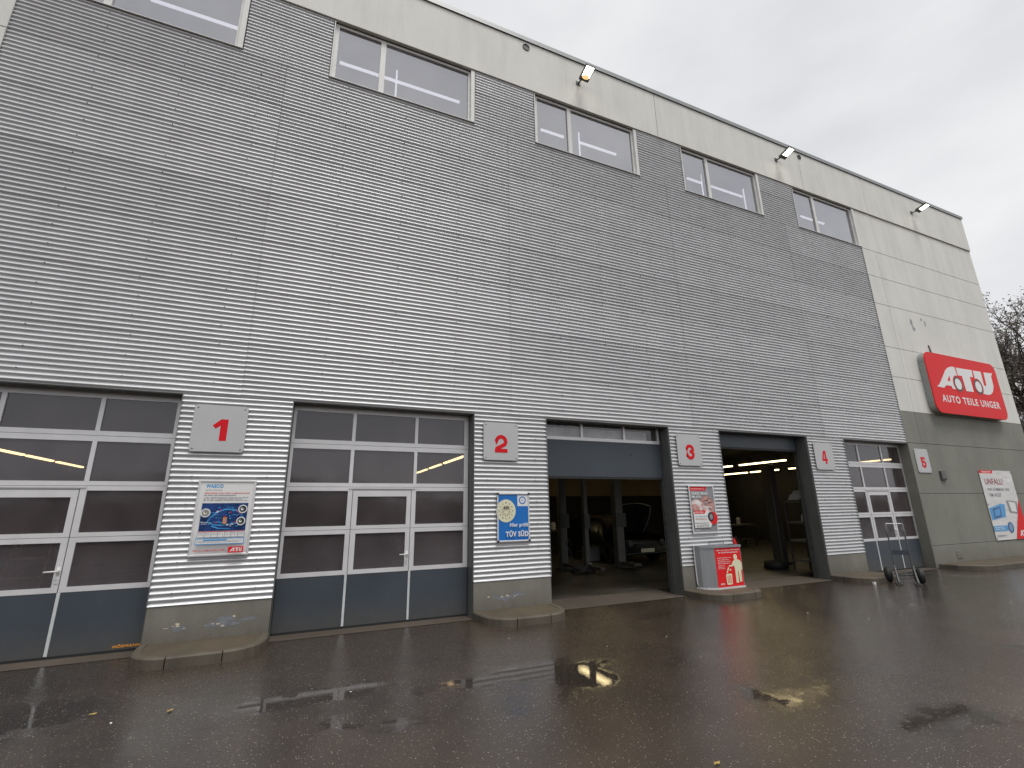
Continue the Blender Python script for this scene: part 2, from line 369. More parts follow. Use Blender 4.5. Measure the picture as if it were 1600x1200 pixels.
def text_mesh(txt, x0, x1, z0, z1, y, bold=0.0, shear=0.0, depth=0.0, sp=0.0):
    cu = bpy.data.curves.new('t', 'FONT'); cu.body = txt; cu.offset = bold; cu.shear = shear; cu.extrude = depth
    cu.resolution_u = 4; cu.space_character = 1.0 + 3.2 * max(0, bold) + sp
    o = bpy.data.objects.new('t', cu); COL.objects.link(o)
    dg = bpy.context.evaluated_depsgraph_get(); dg.update()
    me = bpy.data.meshes.new_from_object(o.evaluated_get(dg))
    COL.objects.unlink(o); bpy.data.objects.remove(o); bpy.data.curves.remove(cu)
    vs = [v.co.copy() for v in me.vertices]; fs = [tuple(p.vertices) for p in me.polygons]
    bpy.data.meshes.remove(me)
    if not vs: return [], []
    ax, bx = min(v.x for v in vs), max(v.x for v in vs); ay, by = min(v.y for v in vs), max(v.y for v in vs)
    return [(x0 + (v.x - ax) / (bx - ax) * (x1 - x0), y - v.z, z0 + (v.y - ay) / (by - ay) * (z1 - z0)) for v in vs], fs

class Print:
    """flat print laid on a board; u right 0..1, v down 0..1"""
    def __init__(self, x0, x1, z0, z1, y): self.b = (x0, x1, z0, z1); self.y = y; self.n = 0; self.mb = {}
    def P(self, u, v): x0, x1, z0, z1 = self.b; return (x0 + u * (x1 - x0), z1 - v * (z1 - z0))
    def _lay(self): self.n += 1; return self.y - 0.0006 * self.n
    def poly(self, m, pts, name='picture'):
        y = self._lay(); q = [self.P(u, v) for u, v in pts]
        self.mb.setdefault((name, m), MB()).add([(x, y, z) for x, z in q], [tuple(range(len(q)))])
    def rect(self, m, u0, v0, u1, v1, name='picture'): self.poly(m, [(u0, v1), (u1, v1), (u1, v0), (u0, v0)], name)
    def disc(self, m, u, v, r, name='picture', ry=None, n=24):
        x0, x1, z0, z1 = self.b; a = r / (x1 - x0); b = (ry or r) / (z1 - z0)
        self.poly(m, [(u + a * math.cos(-2 * PI * k / n), v - b * math.sin(-2 * PI * k / n)) for k in range(n)][::-1], name)
    def text(self, m, s, u0, v0, u1, v1, bold=0.02, shear=0, name='lettering'):
        (xa, zb), (xb, za) = self.P(u0, v0), self.P(u1, v1)
        vs, fs = text_mesh(s, xa, xb, za, zb, self._lay(), bold, shear)
        self.mb.setdefault((name, m), MB()).add(vs, fs)
    def lines(self, m, u0, v0, u1, v1, rows, seed=1, fill=0.5, name='small_print'):
        rn = random.Random(seed); y = self._lay(); mb = self.mb.setdefault((name, m), MB())
        h = (v1 - v0) / rows
        for r in range(rows):
            u = u0; end = u1 - rn.random() * 0.15 * (u1 - u0)
            while u < end:
                w = rn.uniform(0.012, 0.03); k = rn.uniform(.75, 1)
                q = [self.P(u, v0 + (r + fill) * h), self.P(u + w, v0 + (r + fill) * h), self.P(u + w, v0 + (r + fill * (1 - k)) * h), self.P(u, v0 + (r + fill * (1 - k)) * h)]
                mb.add([(x, y, z) for x, z in q], [(0, 1, 2, 3)]); u += w + (0.006 if rn.random() > .2 else 0.02)
    def build(self, parent):
        for (name, m), mb in self.mb.items(): mb.build(name, MT[m], parent)

# ------------------------------------------------------------------ measures
G0, GW, P = -0.282, 2.984, 4.438
HEAD, CB, WT, WB = 3.405, 0.557, 11.20, 9.78
V0, VW, VP = -0.279, 2.944, 4.402
CL, CR, COR, ROOF = -4.72, 15.90, 23.08, 12.66
REC = 0.27
gate_x = [(G0 + i * P, G0 + i * P + GW) for i in range(-1, 4)]
gate_x[4] = (gate_x[4][0], 15.95)
win_x = [(V0 + i * VP, V0 + i * VP + VW) for i in range(-1, 4)]
win_x[0] = (CL + 0.02, win_x[0][1]); win_x[4] = (win_x[4][0], CR - 0.01)

# ------------------------------------------------------------------ setting: ground
g = MB(); g.add([(-400, -400, 0), (500, -400, 0), (500, 500, 0), (-400, 500, 0)], [(0, 1, 2, 3)])
g.build('ground', MT['asphalt'], kind='structure')
for k, (a, b) in enumerate(gate_x):
    MB().add([(a + 0.01, -0.06, 0.004), (b - 0.01, -0.06, 0.004), (b - 0.01, 0.84, 0.012), (a + 0.01, 0.84, 0.012)], [(0, 1, 2, 3)]).build('threshold', MT['sill'], kind='structure')

# ------------------------------------------------------------------ the workshop building
B = thing('workshop_building', 'long workshop building clad in silver corrugated metal with five numbered gates', 'building', (8, 0, 0))
B.location = (0, 0, 0)
# core wall: piers and the strip above the gates, around the windows
core = MB()
edges = [-14.0] + [x for ab in gate_x for x in ab] + [COR - 0.03]
for k in range(0, len(edges), 2):
    core.box(edges[k] + 0.012 * (k > 0), edges[k + 1] - 0.012 * (k < len(edges) - 2), 0.035, 0.42, 0, HEAD)
core.box(-14, COR - 0.03, 0.035, 0.42, HEAD + 0.001, WB - 0.02)
wed = [-14.0] + [x for ab in win_x for x in ab] + [COR - 0.03]
for k in range(0, len(wed), 2):
    core.box(wed[k] + 0.01 * (k > 0), wed[k + 1] - 0.01 * (k < len(wed) - 2), 0.035, 0.42, WB - 0.019, WT)
core.box(-14, COR - 0.03, 0.035, 0.42, WT + 0.001, ROOF - 0.02)
core.each('core_wall', MT['jamb'], B)
shell = MB()
shell.box(-14, COR, 15.6, 16, 0, ROOF - 0.02).box(-14, -13.6, 0.421, 15.6, 0, ROOF - 0.02).box(COR - 0.4, COR, 0.421, 15.6, 0, ROOF - 0.02)
shell.box(-13.6, COR - 0.4, 0.421, 15.6, ROOF - 0.35, ROOF - 0.05)
shell.each('outer_wall', MT['conc'], B)
# interior surfaces
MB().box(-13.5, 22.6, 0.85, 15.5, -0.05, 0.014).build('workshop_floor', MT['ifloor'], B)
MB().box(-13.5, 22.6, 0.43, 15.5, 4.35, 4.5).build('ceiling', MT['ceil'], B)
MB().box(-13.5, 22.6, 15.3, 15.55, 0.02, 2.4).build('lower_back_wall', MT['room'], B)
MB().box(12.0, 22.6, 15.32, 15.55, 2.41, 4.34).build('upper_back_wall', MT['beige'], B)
MB().box(-13.5, 11.99, 15.32, 15.55, 2.41, 4.34).build('upper_back_wall', MT['room'], B)  # upper wall dark here: lack of lamplight put into the colour
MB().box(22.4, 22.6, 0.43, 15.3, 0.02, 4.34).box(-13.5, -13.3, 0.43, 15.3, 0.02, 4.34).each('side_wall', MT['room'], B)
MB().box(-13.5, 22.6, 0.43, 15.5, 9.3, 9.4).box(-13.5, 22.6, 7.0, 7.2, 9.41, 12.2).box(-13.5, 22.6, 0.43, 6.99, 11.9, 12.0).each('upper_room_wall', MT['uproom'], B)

# right hand concrete panels (and the same to the left of the cladding)
rows = [0.0, 0.58, 1.985, 3.425, 4.37, 5.43, 6.39, 7.84, 8.82, 9.78, 11.21]
gp = 0.006
for r in range(len(rows) - 1):
    z0, z1 = rows[r], rows[r + 1]; dark = z1 < 4.5
    xs = [CR + 0.06 if z0 < 3.4 else CR + 0.004, COR] if (z0 < 3.4 or 9.7 < z0) else [CR + 0.004, 16.66, COR]
    for k in range(len(xs) - 1):
        MB().bbox(xs[k] + gp, xs[k + 1] - gp, 0.012 if not dark else 0.010, 0.034, z0 + gp, z1 - gp, 0.004).build('concrete_panel', MT['dark' if dark else 'conc'], B)
    MB().bbox(-13.9, CL - gp - 0.004, 0.012, 0.034, z0 + gp, z1 - gp, 0.004).build('concrete_panel', MT['dark' if dark else 'conc'], B)
bx = [-13.95, -6.3, -0.9 - 0.0, 7.78, 13.48, 16.66, COR]
bx = [-13.95, -3.6, 7.78, 13.48, 16.66, COR]
for k in range(len(bx) - 1):
    MB().bbox(bx[k] + gp, bx[k + 1] - gp, -0.03, 0.034, WT + 0.012, ROOF - 0.03, 0.006).build('concrete_panel', MT['conc'], B)
# corner return so that the panels read as thick
MB().box(COR - 0.001, COR + 0.02, 0.02, 15.9, 0.005, ROOF - 0.04).build('gable_panel', MT['conc'], B)
cp = MB(); cp.box(-14, COR + 0.05, -0.055, 0.46, ROOF - 0.015, ROOF + 0.09).box(-14, COR + 0.05, -0.062, -0.0551, ROOF - 0.035, ROOF + 0.085)
cp.each('coping', MT['coping'], B)

# corrugated sheets -------------------------------------------------
PITCH, AMP = 0.076, 0.026
def sheet(x0, x1, z0, z1, tilt=0.006, nx=8):
    """one corrugated sheet, waves running along x"""
    seg = 10; mb = MB(); n = int(round((z1 - z0) / PITCH * seg)); cols = nx + 1
    for i in range(n + 1):
        z = z0 + (z1 - z0) * i / n
        y = AMP * 0.5 * (1 - math.cos(2 * PI * (z - CB) / PITCH)) - tilt * (1 - (z - z0) / (z1 - z0))
        for c in range(cols):
            x = x0 + (x1 - x0) * c / nx
            mb.v.append((x, y, z + 0.0035 * math.sin(x * 2.1 + z * 1.3 + x0) * math.sin(x * .9 + z * .7) * (0 if i in (0, n) else 1)))
    for i in range(n):
        for c in range(nx):
            a = i * cols + c; mb.f.append((a, a + 1, a + 1 + cols, a + cols)); mb.m.append(0)
    return mb
joints = [CL, G0 - 0.727, G0 - 0.727 + P, G0 - 0.727 + 2 * P, G0 - 0.727 + 3 * P, CR]
laps = [HEAD] + [CB + (48.68 + 12 * k) * PITCH for k in range(7)]
for r in range(len(laps) - 1):
    z0 = laps[r]; z1 = laps[r + 1] + 0.03
    for k in range(5):
        sheet(joints[k] + (0.0006 if k else 0), joints[k + 1] + (-0.0006), z0, z1, 0.005).build('cladding_sheet', MT['clad'], B, smooth=True)
# sheets between and below the windows
for k in range(5):
    sheet(joints[k] + .0006, joints[k + 1] - .0006, laps[-1], WB + 0.01, 0.005).build('cladding_sheet', MT['clad'], B, smooth=True)
gaps = [(win_x[i][1] + 0.012, win_x[i + 1][0] - 0.012) for i in range(4)]
for a, b in gaps:
    sheet(a, b, WB - 0.0038, laps[-1] + 12 * PITCH + 0.03, 0.001).build('cladding_sheet', MT['clad'], B, smooth=True)
    sheet(a, b, laps[-1] + 12 * PITCH, WT + 0.008, 0.005).build('cladding_sheet', MT['clad'], B, smooth=True)
piers = [(gate_x[i][1], gate_x[i + 1][0]) for i in range(4)]
for a, b in piers:
    sheet(a + 0.004, b - 0.004, CB, HEAD - 0.001, 0.003).build('cladding_sheet', MT['clad'], B, smooth=True)
    MB().bbox(a + 0.002, b - 0.002, 0.006, 0.034, 0.0, CB - 0.006, 0.006).build('plinth', MT['plinth'], B)
# edge trims where the cladding ends
tr = MB()
for a, b in piers: tr.box(a - 0.004, a + 0.003, -0.004, 0.30, CB, HEAD - 0.004).box(b - 0.003, b + 0.004, -0.004, 0.30, CB, HEAD - 0.004)
tr.box(CL - 0.006, CL + 0.001, -0.004, 0.034, 0.6, WT).box(CR - 0.001, CR + 0.003, -0.006, 0.034, HEAD, WB)
tr.each('edge_trim', MT['coping'], B)
# screws: dark dots in a row on every joint and on the rails between
sc = MB()
def screw(x, z, k=1.0):
    y = AMP * 0.5 * (1 - math.cos(2 * PI * (z - CB) / PITCH)) - 0.007
    pts = [(x + 0.007 * k * math.cos(q * PI / 3), y - 0.004, z + 0.007 * k * math.sin(q * PI / 3)) for q in range(6)] + \
          [(x + 0.008 * k * math.cos(q * PI / 3), y + 0.012, z + 0.008 * k * math.sin(q * PI / 3)) for q in range(6)]
    sc.add(pts, [tuple(range(6))] + [(i, (i + 1) % 6, (i + 1) % 6 + 6, i + 6) for i in range(6)])
for j in joints[1:5]:
    z = HEAD + 0.10
    while z < 9.7: screw(j + random.uniform(-.004, .004) + 0.012, CB + round((z - CB) / PITCH) * PITCH, 0.55); z += PITCH
for j in joints[:5]:
    for d in (1.11, 2.22, 3.33):
        z = HEAD + 0.2
        while z < 9.7:
            screw(j + d + random.uniform(-.02, .02), CB + round((z - CB) / PITCH) * PITCH); z += PITCH * 4
for a, b in piers:
    for x in (a + 0.25, b - 0.25):
        for k in range(2, 37, 5): screw(x + random.uniform(-.02, .02), CB + k * PITCH)
sc.build('screws', MT['ink'], B, kind='stuff')

# jambs, lintels --------------------------------------------------
for k, (a, b) in enumerate(gate_x):
    MB().box(a + 0.0045, a + 0.011, 0.034, 0.42, 0, HEAD).build('jamb_panel', MT['jamb'], B)
    if k < 4: MB().box(b - 0.0115, b - 0.0046, 0.034, 0.42, 0, HEAD).build('jamb_panel', MT['jamb'], B)
    MB().box(a + 0.012, b - 0.012, 0.03, 0.27, HEAD - 0.012, HEAD - 0.001).build('lintel', MT['jamb'], B)
# painted concrete reveal of gate 5 (right side)
MB().box(15.940, 15.965, 0.012, 0.41, 0.0, HEAD - 0.0).build('reveal', MT['dark'], B)

# gates -------------------------------------------------------------
C1, C2, C3 = (-0.222, 0.648), (0.702, 1.697), (1.750, 2.600)
W2 = (0.806, 1.597)
GL, GR = -0.262 - G0 - 0.0, 2.667 - G0
def gate(idx, label):
    a, b = gate_x[idx]; ox = a - G0
    gx0, gx1 = a + 0.016, min(b - 0.016, ox + 2.680)
    gt = MB().box(gx0, gx1, REC + 0.05, REC + 0.056, 3.36, HEAD + 0.02).build('gate', MT['jamb'], B, label=label)
    y0, y1 = REC, REC + 0.04
    # four glazed sections, each a frame of its own
    rowz = [(0.772, 0.835, 1.376, 1.439), (1.444, 1.499, 2.040, 2.101), (2.106, 2.165, 2.704, 2.780), (2.785, 2.850, 3.311, 3.398)]
    for r, (za, ga, gb, zb) in enumerate(rowz):
        wick = r < 2
        f = MB()
        c2 = W2 if wick else C2
        top2 = 1.952 if r == 1 else gb
        c3 = C3
        f.box(gx0, gx1, y0, y1, za, ga - 0.0).box(gx0, gx1, y0, y1, gb, zb)
        f.box(gx0, ox + C1[0], y0, y1, ga, gb).box(ox + c3[1], gx1, y0, y1, ga, gb)
        f.box(ox + C1[1], ox + c2[0], y0, y1, ga, gb).box(ox + c2[1], ox + c3[0], y0, y1, ga, gb)
        if r == 1: f.box(ox + c2[0], ox + c2[1], y0, y1, top2, gb)
        f.build('section_frame', MT['frame'], gt)
        for (ca, cb_) in (C1, c2, c3):
            MB().add([(ox + ca, y0 + 0.02, ga), (ox + cb_, y0 + 0.02, ga), (ox + cb_, y0 + 0.02, top2 if ca == c2[0] else gb), (ox + ca, y0 + 0.02, top2 if ca == c2[0] else gb)], [(0, 1, 2, 3)]).build('pane', MT['pane'], gt)
    # wicket door joint lines (shallow dark gaskets)
    j = MB()
    for x in (0.722, 1.672): j.box(ox + x - 0.004, ox + x + 0.004, y0 - 0.0015, y0 + 0.002, 0.03, 2.055)
    j.box(ox + 0.718, ox + 1.676, y0 - 0.0015, y0 + 0.002, 2.052, 2.060)
    j.each('door_gasket', MT['rubber'], gt)
    fr = MB(); fr.box(ox + 0.655, ox + 1.738, y0 - 0.012, y0 - 0.001, 2.075, 2.100).build('door_head', MT['frame'], gt)
    # slate bottom panels and pale strips
    px = [gx0, ox + 0.684, ox + 0.722, ox + 1.668, ox + 1.705, gx1]
    for k in (0, 2, 4): MB().bbox(px[k], px[k + 1], y0 + 0.003, y1, 0.035, 0.768, 0.003).build('kick_panel', MT['slate'], gt)
    for k in (1, 3): MB().bbox(px[k], px[k + 1], y0 - 0.004, y1, 0.04, 0.768, 0.004).build('cover_strip', MT['strip'], gt)
    MB().box(gx0, gx1, y0 + 0.004, y1, 0.002, 0.034).build('bottom_seal', MT['rubber'], gt)
    # lever handle and cylinder rose
    h = MB(); hx = ox + 1.638
    h.bbox(hx - 0.018, hx + 0.018, y0 - 0.010, y0 - 0.0015, 0.985, 1.075, 0.004)
    h.tube([(hx, y0 - 0.008, 1.03), (hx, y0 - 0.05, 1.03), (hx - 0.02, y0 - 0.058, 1.032), (hx - 0.13, y0 - 0.056, 1.028)], 0.010, 8)
    h.build('lever_handle', MT['white'], gt, smooth=True)
    h = MB(); h.bbox(hx - 0.018, hx + 0.018, y0 - 0.009, y0 - 0.0015, 0.88, 0.955, 0.004); h.build('lock_rose', MT['white'], gt)
    MB().lathe([(0.0, -0.003), (0.006, -0.003), (0.006, 0)], (hx, y0 - 0.009, 0.918), (0, 1, 0), 8).build('keyhole', MT['ink'], gt)
    if idx == 0:
        vs, fs = text_mesh('HÖRMANN', ox + 2.62 - 0.275, ox + 2.645, 0.060, 0.100, y0 - 0.0005, 0.04, 0.25)
        MB().add(vs, fs).build('maker_lettering', MT['orange'], gt)
    return gt
gate(0, 'closed sectional gate with brown glazing left of the number 1 plate')
gate(1, 'closed sectional gate with small door between the number 1 and number 2 plates')
gate(4, 'closed sectional gate at the right end of the cladding')
# gate 3: half raised
a, b = gate_x[2]; gt = MB().box(a + .016, b - .016, REC + .05, REC + .056, 3.38, 3.40).build('gate', MT['jamb'], B, label='half raised sectional gate with slate bottom panel')
xa, xb = a + 0.014, b - 0.045
MB().bbox(xa, xb, REC, REC + 0.04, 2.325, 3.045, 0.004).build('kick_panel', MT['slate'], gt)
MB().box(xa, xb, REC + 0.004, REC + 0.05, 2.285, 2.3245).build('bottom_seal', MT['rubber'], gt)
f = MB(); f.box(xa, xb, REC, REC + 0.04, 3.05, 3.115)
ox = a - G0
for c in (0.648, 1.697, 2.60): f.box(ox + c, ox + c + (0.052 if c < 2 else 0.05), REC, REC + 0.04, 3.115, 3.40)
f.build('section_frame', MT['frame'], gt)
for ca, cb_ in ((-0.25, 0.648), C2, C3):
    MB().add([(ox + ca, REC + .02, 3.115), (ox + cb_, REC + .02, 3.115), (ox + cb_, REC + .02, 3.40), (ox + ca, REC + .02, 3.40)], [(0, 1, 2, 3)]).build('pane', MT['clearpane'], gt)
d = MB(); d.lathe([(0, 0), (0.018, -0.003), (0.022, 0.0)], (ox + 1.86, REC - 0.001, 2.80), (0, 1, 0), 10).box(ox + 1.80, ox + 1.92, REC - 0.004, REC - 0.0005, 2.783, 2.788)
d.build('panel_handle', MT['ink'], gt)
# pale flat sheet set right behind the panes of gate 3's top row
MB().box(ox - .25, ox + 2.36, REC + 0.07, REC + 0.075, 3.05, 3.31).build('pale_sheet', mat('pale_matt', (0.80, 0.79, 0.80), 0.7, 0, .25, 3), gt)
for x in (ox - 0.24, ox + 2.64): MB().box(x, x + 0.035, REC + 0.01, REC + 0.07, 0.014, 3.05).build('guide_rail', MT['steel'], gt)
# gate 4: raised up
a, b = gate_x[3]; ox = a - G0
gt = MB().bbox(a + 0.014, b - 0.10, REC, REC + 0.04, 3.075, HEAD + 0.03, 0.004).build('gate', MT['slate'], B, label='fully raised gate with only its bottom panel showing')
MB().box(a + 0.014, b - 0.10, REC + 0.004, REC + 0.05, 3.03, 3.0745).build('bottom_seal', MT['rubber'], gt)
for x in (ox - 0.24, ox + 2.64): MB().box(x, x + 0.035, REC + 0.01, REC + 0.07, 0.014, 3.36).build('guide_rail', MT['steel'], gt)

# windows -----------------------------------------------------------
for i, (a, b) in enumerate(win_x):
    y0, y1 = 0.055, 0.12
    za, zb = WB + 0.02, WT - 0.005
    w = MB()
    w.box(a + 0.02, b - 0.09, y0, y1, zb - 0.055, zb).box(a + 0.02, b - 0.09, y0, y1, za, za + 0.055)
    w.box(a + 0.02, a + 0.10, y0, y1, za + .055, zb - .055).box(b - 0.14, b - 0.09, y0, y1, za + .055, zb - .055)
    mxa = b - VW + 0.915
    w.box(mxa, mxa + 0.105, y0 - 0.006, y1, za + .055, zb - .055)
    wo = w.build('window', MT['white'], B)
    for u0, u1 in ((a + 0.10, mxa), (mxa + 0.105, b - 0.14)):
        MB().add([(u0, 0.085, za + .055), (u1, 0.085, za + .055), (u1, 0.085, zb - .055), (u0, 0.085, zb - .055)], [(0, 1, 2, 3)]).build('pane', MT['upglass'], wo)
    MB().box(b - 0.089, b - 0.005, -0.006, 0.12, za - 0.01, zb).box(a + 0.002, a + 0.0195, -0.008, 0.12, za - 0.01, zb).each('reveal', MT['white'], wo)
    MB().box(a - 0.005, b + 0.004, -0.032, 0.12, WB - 0.003, za - 0.0105).build('sill', MT['white'], wo)

# round overflow holes in the beam and other small fittings
for x, z, r in ((3.94, 12.45, 0.085), (13.56, 12.46, 0.075)):
    MB().lathe([(r * 1.08, -0.0), (r * 1.08, -0.015), (r, -0.015), (r * 0.95, -0.002), (0.001, -0.001)], (x, -0.032, z), (0, 1, 0), 20).build('overflow_pipe', [MT['ink']], B)
MB().bbox(17.17, 17.42, -0.045, 0.009, 2.375, 2.635, 0.01).build('junction_box', MT['lamp'], B)
MB().bbox(17.20, 17.39, -0.052, -0.0455, 2.41, 2.60, 0.01).build('box_cover', MT['jamb'], B)
MB().bbox(17.05, 17.30, -0.004, 0.009, 0.20, 0.42, 0.008).build('wall_hatch', MT['plinth'], B)
# grey patches of worn paint near the big sign
st = MB()
def blob(mb, cx, cz, rx, rz, y, n=12, seed=0):
    rn = random.Random(seed)
    mb.add([(cx + rx * math.cos(-2 * PI * k / n) * rn.uniform(.6, 1.15), y, cz + rz * math.sin(-2 * PI * k / n) * rn.uniform(.6, 1.15)) for k in range(n)][::-1], [tuple(range(n))])
blob(st, 17.72, 7.42, .07, .17, .0105, seed=1); blob(st, 17.78, 7.22, .09, .10, .0100, seed=2); blob(st, 18.35, 7.62, .06, .06, .0105, seed=3); blob(st, 18.52, 7.50, .06, .12, .0105, seed=4)
st.build('worn_patch', MT['grey'], B)
pts = []
MB().tube([(18.36, -0.005, 6.72), (18.38, -0.012, 6.55), (18.44, -0.01, 6.3)], 0.018, 6).build('sign_cable', MT['lamp'], B)
# scuffs and peeled paint on the plinths
for pi_, (cx, sp, seed) in enumerate(((-1.0, 0.42, 5), (3.38, 0.30, 9))):
    sc_ = MB(); pl = MB(); rn = random.Random(seed)
    for k in range(7): blob(sc_, cx + rn.uniform(-sp, sp) + .05, 0.30 + rn.uniform(-.04, .04), rn.uniform(.06, .14), rn.uniform(.02, .05), 0.0056 - 0.0003 * k, 14, seed * 10 + k)
    for k in range(10): blob(pl, cx - .12 + rn.uniform(-sp, sp), 0.28 + rn.gauss(0, .03), rn.uniform(.006, .036) , rn.uniform(.005, .020), 0.0030 - 0.0002 * k, 9, seed * 20 + k)
    sc_.build('paint_scuff', MT['scuff'], B, kind='stuff'); pl.build('peeled_patch', MT['peel'], B, kind='stuff')

# fluorescent battens in the workshop --------------------------------
fl = []
def batten(x, ya, yb, label, w=1.0):
    t = thing('fluorescent_lamp', label, 'ceiling lamp', (x, (ya + yb) / 2, 3.40), 0, 'fluorescent lamps under the workshop ceiling')
    h = (yb - ya) / 2
    MB().box(-0.05 * w, 0.05 * w, -h, h, 0.03, 0.08).build('housing', MT['ceil'], t)
    MB().box(-0.045 * w, 0.045 * w, -h + .03, h - .03, -0.02, 0.029).build('tube', MT['tube'], t)
    MB().box(-0.006, 0.006, -h + .2, -h + .212, 0.08, 0.95).box(-0.006, 0.006, h - .212, h - .2, 0.08, 0.95).each('hanger', MT['steel'], t)
for x, segs, w in ((-7.35, ((8.0, 9.7), (9.85, 11.45), (11.7, 13.7)), 'seen through the gate by plate 1'),
                (4.63, ((6.45, 9.1), (9.5, 11.3), (11.75, 13.7)), 'seen through the top of the gate left of plate 2'),
                (16.9, ((4.6, 6.8), (7.15, 9.2)), 'the nearer row seen inside the raised gate'),
                (21.0, ((3.2, 4.35), (6.2, 7.6), (8.1, 9.75), (9.9, 11.7)), 'the farther row seen inside the raised gate')):
    nth = ['nearest', 'second', 'third', 'farthest']
    for k, (ya, yb) in enumerate(segs): batten(x, ya, yb, '%s glowing fluorescent lamp of %s' % (nth[k], w))
def high(x, ya, yb, label):
    batten(x, ya, yb, label, 2.8); o = [q for q in COL.objects if q.name.startswith('fluorescent_lamp') and q.get('label') == label][0]; o.location.z = 3.90
    for ch in o.children:
        if ch.name.startswith('hanger'): ch.scale.z = 0.40; ch.location.z = 0.045
high(14.4, 2.55, 3.15, 'short fluorescent lamp just behind the raised gate, mirrored on the wet ground')
high(14.4, 3.35, 4.95, 'long fluorescent lamp just behind the raised gate, mirrored as a gold streak')
high(9.85, 5.2, 6.5, 'nearer ceiling lamp above the half open gate, mirrored on the ground')
high(9.85, 7.0, 8.8, 'farther ceiling lamp above the half open gate, mirrored on the ground')
# white strip lamps behind the upper windows
for k, (xa, xb, drops, lab) in enumerate((
        (-3.4, -1.98, (), 'leftmost white strip lamp behind the window cut by the top of the picture'),
        (-0.13, 2.49, (1.05,), 'long white strip lamp behind the second window from the left'),
        (4.60, 5.25, (), 'faint short white strip lamp in the left pane of the middle window'),
        (5.72, 6.85, (5.71,), 'white strip lamp with a glowing drop pipe in the middle window'),
        (9.30, 9.83, (9.86,), 'short white strip lamp in the left pane of the fourth window'),
        (10.14, 11.49, (11.57,), 'white strip lamp in the wide pane of the fourth window'),
        (14.1, 15.25, (), 'white strip lamp behind the window nearest the concrete end wall'))):
    t = thing('strip_lamp', lab, 'strip lamp', ((xa + xb) / 2, 0.6, 10.85), 0, 'white strip lamps behind the upper windows')
    h = (xb - xa) / 2
    MB().box(-h, h, -0.022, 0.022, -0.022, 0.022).build('tube', MT['tubew'], t)
    for q in drops: MB().tube([(q - (xa + xb) / 2, 0, -0.45), (q - (xa + xb) / 2, 0, 0.3)], 0.020, 6).build('glowing_drop_pipe', MT['tubew'], t)  # pipe is no lamp, it borrows the tube's glow
    MB().box(-h, -h + 0.03, -0.02, 0.02, 0.031, 1.05).box(h - 0.03, h, -0.02, 0.02, 0.031, 1.05).each('bracket', MT['uproom'], t)

# ------------------------------------------------------------------ signs on the wall
def rounded(x0, x1, z0, z1, r, n=5):
    pts = []
    for cx, cz, a0 in ((x1 - r, z0 + r, -90), (x1 - r, z1 - r, 0), (x0 + r, z1 - r, 90), (x0 + r, z0 + r, 180)):
        for k in range(n + 1):
            t = math.radians(a0 + 90 * k / n); pts.append((cx + r * math.cos(t), cz + r * math.sin(t)))
    return pts
plate_x = [(-1.565, -0.878), (2.870, 3.550), (7.315, 7.985), (11.755, 12.465), (16.130, 16.785)]
dig = {1: (-1.31, -1.119, 2.735, 3.051), 2: (3.087, 3.333, 2.711, 3.032), 3: (7.545, 7.779, 2.708, 3.037), 4: (12.008, 12.213, 2.721, 3.052), 5: (16.36, 16.583, 2.71, 3.019)}
where = ['on the corrugated pier above the blue and white poster', 'on the corrugated pier above the small blue notice', 'on the pier above the red bin',
         'on the pier right of the fully open gate', 'on bare grey concrete, without corrugation behind']
def arc(cx, cz, rx, rz, a0, a1, n=10):
    return [(cx + rx * math.cos(math.radians(a0 + (a1 - a0) * k / n)), cz + rz * math.sin(math.radians(a0 + (a1 - a0) * k / n))) for k in range(n + 1)]
def stroke(pts, w):
    """thick polyline as quads in the unit box"""
    q = []
    pts = [Vector(p) for p in pts]
    Lf, Rt = [], []
    for i, p in enumerate(pts):
        d1 = (pts[i] - pts[i - 1]).normalized() if i else (pts[1] - pts[0]).normalized()
        d2 = (pts[i + 1] - pts[i]).normalized() if i < len(pts) - 1 else d1
        d = (d1 + d2).normalized(); n = Vector((-d.y, d.x)); k = 1 / max(0.5, d.dot(d1))
        Lf.append(p + n * w * k); Rt.append(p - n * w * k)
    return Lf, Rt
